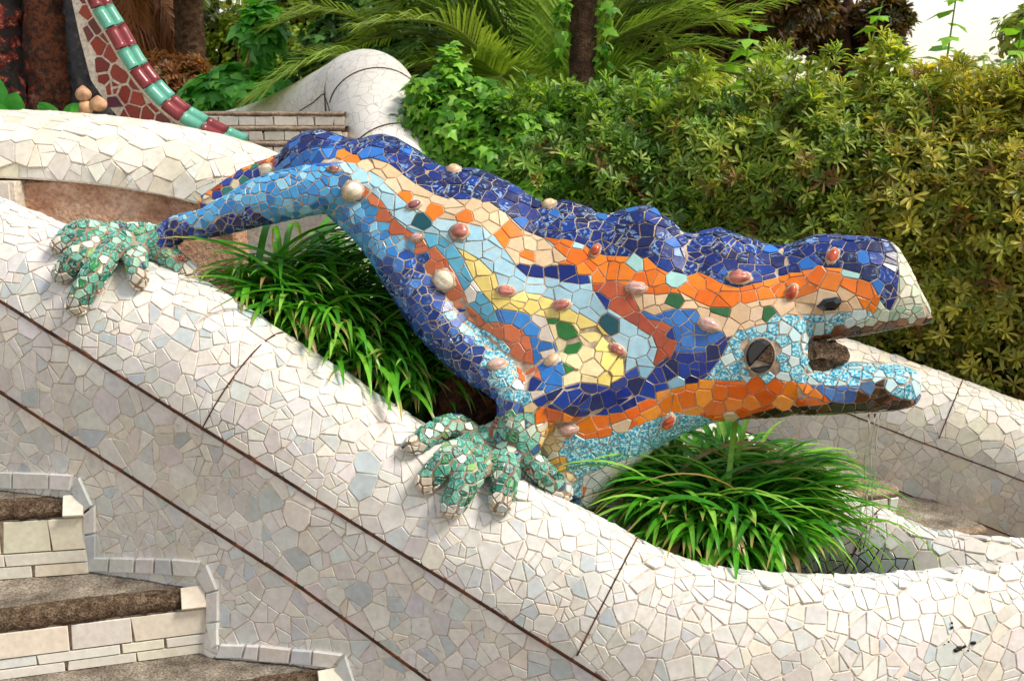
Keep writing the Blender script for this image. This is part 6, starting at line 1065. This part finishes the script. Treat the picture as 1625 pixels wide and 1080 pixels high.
def foliage(name, root, tmpl, blobs, n, size, cols, seed, mat='leaf', front=.5, shell=(.72, 1.04), lift=.5, kind='stuff'):
    r = np.random.default_rng(seed); P, D = blob_points(blobs, n, r, shell, front); n = len(P); off = np.array(root.location) if root else 0
    Z = D+np.array([0, 0, lift])+r.normal(0, .35, (n, 3)); tint = np.array([lin(c) for c in cols])[r.choice(len(cols), n)]*r.uniform(.75, 1.15, (n, 1)); Vs = []; Fs = []; Cs = []; o = 0; which = r.integers(0, len(tmpl), n); s = r.uniform(size[0], size[1], n)
    for k, (Vt, Ft, Ct) in enumerate(tmpl):
        m = which == k
        if not m.any(): continue
        if tmpl is ROS or len(Vt) > 12: X, Y, ZZ = frames(Z[m], r)
        else:                                   # single leaves: blade looks outward and up, tip hangs
            N = D[m]+np.array([0, 0, .6])+r.normal(0, .45, (m.sum(), 3)); N /= np.linalg.norm(N, axis=1)[:, None]; t = r.normal(0, .6, (m.sum(), 3))+np.array([0, 0, -.55])+D[m]*.3; X = t-N*(t*N).sum(1)[:, None]; X /= np.linalg.norm(X, axis=1)[:, None]; ZZ = N; Y = np.cross(ZZ, X)
        W, F, C = place(Vt, Ft, Ct, P[m]-off, X, Y, ZZ, s[m], tint[m]); Vs.append(W); Fs.append(F+o); o += len(W); Cs.append(C)
    ob = obj(name, fast_mesh(name, np.concatenate(Vs), np.concatenate(Fs), M[mat], np.concatenate(Cs)), root); ob['kind'] = kind; return ob
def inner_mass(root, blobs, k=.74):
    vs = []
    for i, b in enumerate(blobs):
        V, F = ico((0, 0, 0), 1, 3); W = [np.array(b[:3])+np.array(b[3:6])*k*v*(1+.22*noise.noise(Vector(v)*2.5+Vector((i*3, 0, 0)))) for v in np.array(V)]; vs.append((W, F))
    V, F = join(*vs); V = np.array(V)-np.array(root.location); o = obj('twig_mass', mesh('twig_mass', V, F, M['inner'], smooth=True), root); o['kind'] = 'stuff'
def branches(root, base, blobs, n, r_, seed, m='twig', reach=.95):
    r = random.Random(seed); base = np.array(base, float)
    for i in range(n):
        b = np.array(r.choice(blobs)); d = np.array([r.gauss(0, .6), -abs(r.gauss(.3, .5)), r.gauss(.35, .5)]); d /= np.linalg.norm(d); e = b[:3]+d*b[3:6]*reach; md = (base+e)/2+np.array([r.gauss(0, .08), r.gauss(0, .08), r.gauss(.05, .06)])
        Q = catmull([base, md, e], 5); V, F = sweep(Q, np.linspace(r_, r_*.35, len(Q)), 6); child('branch', V, F, M[m], root, smooth=True)
def shrub(name, label, cat, base, blobs, n, size, cols, seed, tmpl=ROS, group=None, front=.6, nb=5, mass=True, br=.018, lift=.5, shell=(.72, 1.04), mk=.74, mat='leaf'):
    root = empty(name, tuple(base), label, cat, group)
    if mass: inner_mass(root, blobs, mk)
    foliage('foliage', root, tmpl, blobs, n, size, cols, seed, front=front, lift=lift, shell=shell, mat=mat)
    branches(root, base, blobs, nb, br, seed); return root
OLIVE = ['#aab040', '#b8b648', '#94a43a', '#c6c052', '#a0a444', '#d2c85a', '#788832']; DEEP = ['#6c9c38', '#80ac40', '#96ba4c', '#5c8832', '#a8c458', '#4e742c']; MID = ['#8eac40', '#a0b848', '#b2c052', '#7a9a38', '#c2cc5e', '#668432']
GOLD_GLOW = ['#ccb83e', '#b8a638', '#dcc448', '#a69a34', '#e4c84e', '#8a8230']  # right-hand shrubs: the warm golden glow is put into these leaf colours
fwc = catmull(G['FW'], 8)
def fy(x):
    m = fwc[:, 1] < 7.0; q = fwc[m]; return q[np.argmin(abs(q[:, 0]-x))]
hs = [(.42, .55, .50, 1.60, DEEP), (.95, .60, .54, 1.60, DEEP), (1.45, .58, .60, 1.60, MID), (1.95, .55, .76, 1.60, MID), (2.42, .55, .88, 1.44, OLIVE), (2.9, .6, .90, 1.36, OLIVE), (3.4, .6, .92, 1.36, GOLD_GLOW), (3.9, .6, .92, 1.36, GOLD_GLOW)]
lab = ['deep green narrow leaved shrub next to the ivy, left end of the hedge', 'deep green shrub right of the hedge end, directly above the orange back of the lizard', 'mid green hedge shrub below the arching palm frond', 'mid green hedge shrub above the lizard head', 'olive hedge shrub just right of the lizard snout', 'olive hedge shrub under the tall bright weeds', 'olive hedge shrub, golden glow put into its leaf colour, over the far parapet joint', 'olive hedge shrub, golden glow put into its leaf colour, at the right edge of the photo']
for i, (x, rx, rz, zc, cols) in enumerate(hs):
    q = fy(x); r = random.Random(70+i); yb = q[1]+.95
    blobs = [(x, yb, zc-.1, rx, .62, rz), (x+r.uniform(-.2, .2), yb-.12, zc-.55, rx*.95, .5, rz*.7), (x+.25, yb-.05, zc+.35, rx*.6, .5, rz*.55), (x-.25, yb-.1, zc+.22, rx*.6, .5, rz*.5), (x+.05, yb-.28, zc-.15, rx*.6, .42, rz*.5)]
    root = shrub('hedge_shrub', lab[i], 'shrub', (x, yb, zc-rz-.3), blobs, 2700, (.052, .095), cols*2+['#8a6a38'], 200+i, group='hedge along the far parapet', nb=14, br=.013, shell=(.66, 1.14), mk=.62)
    # a few upright shoots that break the outline
    for k in range(11):
        bx = x+r.uniform(-.45, .45); by = yb+r.uniform(-.35, .2); top = zc+rz*.80+r.uniform(-.05, .30); Q = catmull([(bx, by, top-.45), (bx+r.uniform(-.03, .03), by, top-.2), (bx+r.uniform(-.07, .07), by-.03, top)], 5)
        V, F = sweep(Q, np.linspace(.007, .003, len(Q)), 5); child('shoot', V, F, M['twig'], root)
    tops = [(x+r.uniform(-.5, .5), yb+r.uniform(-.35, .2), zc+rz*.80+r.uniform(-.05, .28), .06, .06, .13) for k in range(14)]
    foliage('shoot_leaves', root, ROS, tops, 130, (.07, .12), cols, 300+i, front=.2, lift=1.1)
# ivy and bright low growth between the scroll and the hedge
IVYC = ['#5f9a2c', '#74ae38', '#86bd44', '#4c8526', '#98c850']
iv = [(-.42, 7.35, 1.95, .36, .35, .55), (-.05, 7.2, 1.75, .42, .38, .50), (.25, 7.0, 1.55, .38, .35, .42), (-.2, 7.6, 1.98, .4, .4, .33), (.12, 7.5, 1.92, .4, .4, .32)]
shrub('ivy', 'bright green ivy spilling down behind the scroll parapet', 'ivy', (-.2, 7.5, 1.2), iv, 5200, (.055, .10), IVYC, 31, IVY, nb=6, br=.008)
shrub('bramble', 'light green loose shrub over the ivy at the foot of the palm', 'shrub', (.3, 7.7, 1.4), [(.3, 7.6, 1.9, .35, .3, .42), (.55, 7.5, 2.05, .3, .3, .3)], 420, (.08, .13), ['#6f9a34', '#83ac44', '#5c8a2c'], 32, ROS, nb=5, br=.008)

# ---- palms
def frond_vf(a, m, b, seed, n=64, ll=.58, wd=.026, droop=.22):
    r = random.Random(seed); Q = catmull([a, m, b], 20); Ln = np.concatenate([[0], np.cumsum(np.linalg.norm(np.diff(Q, axis=0), axis=1))]); T = np.gradient(Q, axis=0); T /= np.linalg.norm(T, axis=1)[:, None]
    V = []; F = []; C = []; o = 0; g0 = lin(r.choice(['#88aa40', '#9aba4c', '#769a3a', '#aac45c', '#688e36']))
    for i in range(n):
        s = Ln[-1]*(.10+.90*i/n); p = np.array([np.interp(s, Ln, Q[:, k]) for k in range(3)]); t = np.array([np.interp(s, Ln, T[:, k]) for k in range(3)]); t /= np.linalg.norm(t)
        side = np.cross(t, (0, 0, 1)); side /= np.linalg.norm(side)+1e-9; up = np.cross(side, t); u = i/n; l = ll*(math.sin(math.pi*(.12+.84*u))**.6)*r.uniform(.85, 1.1)
        for sg in (-1, 1):
            d = side*sg*.8+t*(.50+.5*u)+up*r.uniform(.05, .35); d /= np.linalg.norm(d); q1 = p+d*l*.5-np.array([0, 0, droop*.12*l]); q2 = p+d*l-np.array([0, 0, droop*l*r.uniform(.6, 1.3)]); wv = np.cross(d, up); wv /= np.linalg.norm(wv)+1e-9; ww = wd*r.uniform(.8, 1.1)
            V += [p-wv*ww*.3, p+wv*ww*.3, q1+wv*ww*.5, q1-wv*ww*.5, q2, q2+wv*.001]; F += [(o, o+1, o+2, o+3), (o+3, o+2, o+5, o+4)]; o += 6; c = g0*r.uniform(.75, 1.25); C += [list(c)+[1]]*4+[list(c*1.15)+[1]]*2
    rv, rf = sweep(Q, np.linspace(.022, .006, len(Q)), 6, False); V += list(rv); F += [tuple(x+o for x in f) for f in rf]; C += [list(lin('#8a9a4a'))+[1]]*len(rv)
    return V, F, C
def palm_trunk(root, base, top, r0, r1, seed):
    n = 60; V = []; F = []; k = 26; base, top = np.array(base), np.array(top)
    for i in range(n+1):
        c = base+(top-base)*i/n
        for j in range(k):
            a = 2*math.pi*j/k; s = 1+.10*abs(math.sin(i*.9+math.sin(a*4+i)))+.08*noise.noise(Vector((math.cos(a)*2, math.sin(a)*2, i*.5+seed))); rr = (r0+(r1-r0)*i/n)*s; V.append(c+np.array([rr*math.cos(a), rr*math.sin(a), 0]))
    for i in range(n):
        for j in range(k): F.append((i*k+j, i*k+(j+1) % k, (i+1)*k+(j+1) % k, (i+1)*k+j))
    child('trunk', V, F, M['bark'], root, smooth=False)
def build_palm():
    b = np.array([.28, 9.55, 1.2]); root = empty('palm_tree', tuple(b), 'low feathery palm with long arching fronds behind the ivy and hedge', 'palm'); palm_trunk(root, b, b+np.array([0, 0, .85]), .22, .2, 2)
    for i, f in enumerate(G['FROND']):
        V, F, C = frond_vf(*f, seed=i); me = mesh('frond', np.array(V)-b, F, M['palmleaf'], tint=C); obj('frond', me, root)
    r = random.Random(9)
    for i in range(16):
        a = math.pi*(i+.5)/16+r.uniform(-.08, .08); L = r.uniform(1.7, 2.5); s = b+np.array([0, 0, .85]); e = s+np.array([math.cos(a)*L, r.uniform(-.5, .2), .15+math.sin(a)*L*.8]); m = s*.5+e*.5+np.array([0, 0, r.uniform(.12, .35)])
        V, F, C = frond_vf(s, m, e, 160+i, ll=.55); obj('frond', mesh('frond', np.array(V)-b, F, M['palmleaf'], tint=C), root)
    for i in range(26):
        a = r.uniform(0, 2*math.pi); L = r.uniform(1.4, 2.6); s = b+np.array([0, .2, .85]); e = s+np.array([math.cos(a)*L, abs(math.sin(a))*L*.7+.1, r.uniform(.0, 2.0)]); m = (s+e)/2+np.array([0, 0, r.uniform(.35, .8)])
        V, F, C = frond_vf(s, m, e, 60+i); obj('frond', mesh('frond', np.array(V)-b, F, M['palmleaf'], tint=C), root)
build_palm()
def build_tall_palm():
    b = (.53, 8.6, 1.3); root = empty('palm_tree', b, 'straight brown palm trunk wrapped in ivy, standing among the fronds', 'palm'); palm_trunk(root, b, (.55, 8.6, 5.2), .098, .092, 5)
    foliage('ivy', root, IVY, [(.38, 8.55, 2.75, .05, .05, .35), (.69, 8.55, 2.6, .05, .05, .4), (.70, 8.55, 3.0, .05, .05, .2)], 90, (.07, .12), IVYC, 77, front=.6)
    r = random.Random(2)
    for i in range(14):
        a = 2*math.pi*i/14; s = np.array([.55, 8.6, 5.15]); e = s+np.array([math.cos(a)*2.2, math.sin(a)*2.2, r.uniform(-.4, .7)]); V, F, C = frond_vf(s, (s+e)/2+np.array([0, 0, .6]), e, 90+i, 40); obj('frond', mesh('frond', np.array(V)-np.array(b), F, M['palmleaf'], tint=C), root)
build_tall_palm()

# ---- garden at the left, beyond the buttress
def dead_skirt(root, c, r_, z0, z1, n, seed):
    r = random.Random(seed); off = np.array(root.location)
    for i in range(n):
        a = r.uniform(0, 2*math.pi); s = np.array([c[0]+math.cos(a)*r_, c[1]+math.sin(a)*r_, z1+r.uniform(-.2, .1)]); e = np.array([c[0]+math.cos(a)*r_*r.uniform(1.8, 3.2), c[1]+math.sin(a)*r_*r.uniform(1.8, 3.2), z0+r.uniform(-.1, .35)]); m = s*.45+e*.55+np.array([math.cos(a), math.sin(a), 0])*r_*.9
        V, F, C = frond_vf(s, m, e, seed*50+i, 26, .30, .030, .9); C = [list(lin('#9a6238')*r.uniform(.7, 1.1))+[1]]*len(V); obj('dry_frond', mesh('dry_frond', np.array(V)-off, F, M['palmleaf'], tint=C), root)
def left_palm(x, y, z, r_, h, label, seed, dz0, nd, trunk=True):
    b = (x, y, z); root = empty('palm_tree', b, label, 'palm', 'palms beyond the buttress'); palm_trunk(root, b, (x, y, z+h), r_*1.15, r_*.9, seed)
    if nd: dead_skirt(root, (x, y), r_, z+dz0, z+h*.8, nd, seed)
    r = random.Random(seed)
    for i in range(16):
        a = r.uniform(0, 2*math.pi); s = np.array([x, y, z+h]); e = s+np.array([math.cos(a)*1.9, math.sin(a)*1.9, r.uniform(-1.0, .5)]); V, F, C = frond_vf(s, (s+e)/2+np.array([0, 0, .5]), e, seed*20+i, 44); obj('frond', mesh('frond', np.array(V)-np.array(b), F, M['palmleaf'], tint=C), root)
left_palm(-3.68, 13.0, 2.0, .15, 2.3, 'dark palm trunk standing alone right of the dry fronds', 3, 0, 0)
left_palm(-4.45, 13.6, 2.0, .17, 2.4, 'palm hung with dry brown fronds just right of the mosaic buttress', 4, .55, 22)
left_palm(-5.3, 14.5, 2.0, .17, 2.5, 'palm with dry fronds half hidden by the top of the buttress', 6, .6, 14)
shrub('dry_shrub', 'dry reddish brown shrub at the foot of the dark palm', 'shrub', (-3.55, 11.9, 1.9), [(-3.55, 11.9, 2.35, .42, .35, .36)], 700, (.08, .14), ['#9a6a44', '#a9784e', '#8a5a3a', '#7a6a3c'], 41, ROS, nb=8, br=.01, mass=False)
shrub('leafy_shrub', 'bright green broad leaved shrub above the upper steps', 'shrub', (-2.35, 9.9, 1.8), [(-2.45, 9.9, 2.25, .42, .35, .28), (-2.1, 9.8, 2.2, .35, .3, .25), (-2.2, 10.0, 2.75, .18, .18, .32), (-2.7, 9.9, 2.1, .3, .3, .2)], 620, (.13, .22), ['#4f9a34', '#5fae40', '#3f8a2c', '#74bd50'], 42, IVY, nb=6, br=.012, mk=.6)
shrub('bush', 'yellow green rounded bush behind the broad leaved shrub', 'shrub', (-3.0, 13.5, 1.9), [(-3.1, 13.5, 2.75, .55, .5, .6), (-2.5, 13.6, 2.6, .5, .5, .5)], 2400, (.06, .10), ['#7d9a2c', '#8fa838', '#6c8a28', '#a2b444'], 43, OVAL, nb=5)
shrub('bush', 'olive bush far back between the palms', 'shrub', (-4.6, 16.5, 2.0), [(-4.6, 16.5, 2.5, .9, .6, .55), (-5.8, 17, 2.6, .9, .6, .6), (-3.4, 17.0, 2.5, .9, .6, .5)], 2600, (.08, .14), ['#6a8a34', '#7c9a40', '#587a2c'], 44, OVAL, nb=4)
shrub('bush', 'dark shaded bush under the left palm fronds', 'shrub', (-1.6, 12.0, 1.9), [(-1.7, 12.0, 2.6, .6, .5, .6), (-.9, 11.6, 2.5, .6, .5, .6), (-1.2, 11.9, 3.1, .7, .5, .5)], 2200, (.09, .14), ['#3f6a2c', '#4c7a34', '#345a24', '#5c8a3c'], 45, IVY, nb=5)
# succulent-like leaves at the far left, in front of the tufa
def build_leafy(loc, label, leaves):
    root = empty('broad_leaf_plant', loc, label, 'plant')
    for i, (c, l, w_, rot, tilt) in enumerate(leaves):
        V = []; F = []; n, k = 8, 5
        for a in range(n+1):
            t = a/n; wd = w_*math.sin(math.pi*min(1, t*.92+.08))**.7
            for b in range(k): s = (b/(k-1)-.5); V.append((s*wd, -.12*l*math.sin(t*2.2)+.10*wd*abs(s)*2, t*l))
        for a in range(n):
            for b in range(k-1): F.append((a*k+b, a*k+b+1, (a+1)*k+b+1, (a+1)*k+b))
        me = mesh('leaf', V, F, M['leaf'], smooth=True, tint=[list(lin('#3f9a34')*random.uniform(.8, 1.15))+[1]]*len(V)); o = obj('leaf', me, root, np.array(c)-np.array(loc)); o.rotation_euler = (tilt, rot, .3*rot)
build_leafy((-2.5, 5.55, 2.1), 'glossy broad green leaves in front of the tufa at the left edge', [((-2.51, 5.5, 2.12), .25, .13, -.15, -.2), ((-2.46, 5.48, 2.10), .19, .12, .35, .2), ((-2.56, 5.52, 2.12), .28, .14, -.5, -.3), ((-2.48, 5.46, 2.10), .15, .11, .1, .5)])
build_leafy((-2.2, 5.5, 2.12), 'small low green leaves between the tufa and the bud stones', [((-2.20, 5.5, 2.165), .10, .05, 1.0, .3), ((-2.22, 5.5, 2.165), .11, .05, -1.0, .3), ((-2.15, 5.48, 2.165), .07, .04, .6, .5), ((-2.27, 5.5, 2.165), .07, .04, -.7, .5)])

# ---- trees behind everything
def tree(label, base, h, blobs, n, size, cols, seed, tmpl=OVAL, r0=.16, name='tree', mass=True, group='trees behind the garden', shell=(.55, 1.05), mat='leaf', mk=.6):
    root = empty(name, tuple(base), label, 'tree', group); b = np.array(base, float)
    Q = catmull([b, b+np.array([.05, 0, h*.4]), b+np.array([-.05, 0, h*.75]), b+np.array([0, 0, h])], 6); V, F = sweep(Q, np.linspace(r0, r0*.45, len(Q)), 10); child('trunk', V, F, M['bark'], root, smooth=True)
    r = random.Random(seed)
    for bl in blobs:
        s = b+np.array([0, 0, h*r.uniform(.45, .9)]); e = np.array(bl[:3]); Q = catmull([s, (s+e)/2+np.array([0, 0, .15]), e], 5); V, F = sweep(Q, np.linspace(r0*.4, r0*.12, len(Q)), 6); child('limb', V, F, M['bark'], root, smooth=True)
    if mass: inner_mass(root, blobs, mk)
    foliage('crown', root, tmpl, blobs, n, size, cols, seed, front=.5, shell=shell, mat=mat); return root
DK = ['#4a5a24', '#3a4a1e', '#5a6a2c', '#66742f']; BR = ['#5a4a26', '#6a5228', '#4a4420', '#3e4a22', '#74582c']; LG = ['#7a9a34', '#8aa83e', '#6a8a2c', '#9ab44a']
def rb(c, n, spread, rad, seed):
    r = random.Random(seed); return [(c[0]+r.uniform(-1, 1)*spread[0], c[1]+r.uniform(-1, 1)*spread[1], c[2]+r.uniform(-1, 1)*spread[2], rad*r.uniform(.7, 1.25), rad*r.uniform(.7, 1.1), rad*r.uniform(.5, .85)) for _ in range(n)]
tree('dark brown green conifer spreading above the right palm fronds', (2.6, 15.0, 1.8), 3.0, rb((2.0, 15, 4.3), 9, (1.5, .8, .8), .6, 1)+rb((2.7, 15, 3.5), 4, (.8, .6, .3), .5, 2), 5200, (.12, .22), BR, 51, ROS, .2)
tree('brownish conifer low at the right beneath the open sky', (5.0, 17.0, 1.8), 2.0, rb((4.6, 17, 3.3), 6, (1.3, .7, .35), .5, 3), 2600, (.12, .2), BR, 52, ROS, .15)
tree('green tree at the right edge of the sky', (7.6, 15.5, 1.8), 2.4, rb((7.6, 15.5, 3.4), 7, (.8, .6, .5), .55, 4), 2800, (.10, .18), MID, 53, OVAL, .18)
tree('dark conifer behind the middle of the palm', (.6, 16.0, 1.8), 3.5, rb((.4, 16, 3.9), 12, (1.9, .8, 1.3), .7, 5), 6000, (.12, .22), DK+BR, 54, ROS, .22)
tree('light green tree above the left palm fronds', (-2.2, 16.5, 1.9), 3.2, rb((-2.2, 16.5, 4.0), 10, (1.6, .8, 1.1), .65, 6), 5200, (.09, .15), LG, 55, OVAL, .2)
tree('sunlit green tree between the left palms', (-4.2, 19.0, 2.0), 3.4, rb((-4.2, 19, 4.2), 11, (2.0, .8, 1.2), .75, 7), 4800, (.10, .17), LG+MID, 56, OVAL, .22)
tree('deep green tree far left behind the tufa column', (-7.2, 18.0, 2.0), 3.6, rb((-7.0, 18, 4.4), 10, (1.8, .8, 1.4), .8, 8), 4200, (.12, .2), DK, 57, OVAL, .22)
tree('tall dark tree behind the scroll parapet', (-.9, 21.0, 2.2), 4.5, rb((-.9, 21, 5.0), 12, (2.0, .8, 1.7), .9, 9), 4800, (.14, .24), DK, 58, OVAL, .25)
tree('distant dark tree behind the right conifer', (3.8, 22.0, 2.2), 4.0, rb((3.2, 22, 4.4), 10, (2.0, .8, 1.0), .8, 10), 4200, (.14, .24), DK+BR, 59, ROS, .25)
tag(foliage('woodland', None, OVAL, rb((-6, 34, 3.6), 16, (12, 3, 1.4), 2.6, 11)+rb((9, 40, 2.6), 14, (9, 3, .5), 2.0, 12), 9000, (.3, .5), DK+MID, 60), kind='stuff')

# ---- tall weeds against the sky
def weed(x, y, z0, h, label, seed, n=9, sz=.30):
    root = empty('tall_weed', (x, y, z0), label, 'plant', 'tall bright weeds above the hedge'); r = random.Random(seed); Q = catmull([(x, y, z0), (x+r.uniform(-.05, .05), y, z0+h*.5), (x+r.uniform(-.1, .1), y, z0+h)], 8); V, F = sweep(Q, np.linspace(.012, .004, len(Q)), 6); child('stem', V, F, M['blade'], root, tint=[list(lin('#7a9a44'))+[1]]*len(V))
    me = [mesh('leaf', IVY[0][0], IVY[0][1], M['leaf'], tint=[list(lin(c))+[1]]*9) for c in ('#7fb83c', '#95c84c', '#6aa432')]
    for i in range(n):
        t = .35+.65*(i+.5)/n; p = Q[int(t*(len(Q)-1))]; a = i*2.4+r.uniform(-.4, .4); o = obj('leaf', me[i % 3], root, p-np.array((x, y, z0))); s = sz*(1.15-t*.75)*r.uniform(.8, 1.15); o.scale = (s*1.25, s, s); o.rotation_euler = (r.uniform(-.3, .3), r.uniform(-.25, .4), a)
weed(2.62, 8.3, 1.8, 1.15, 'tall leafy weed against the sky, left of the other weeds', 1, 13)
weed(3.02, 8.0, 1.8, 1.25, 'tallest weed rising straight into the open sky', 2, 13)
weed(1.72, 8.2, 1.9, 1.0, 'bright leafy weed topping the hedge left of the sky gap', 3, 11)
weed(1.35, 8.4, 1.9, .72, 'shorter bright weed under the right palm fronds', 4, 10)
weed(3.45, 7.8, 1.8, 1.0, 'bright weed low beside the green tree at the right edge', 5, 11)
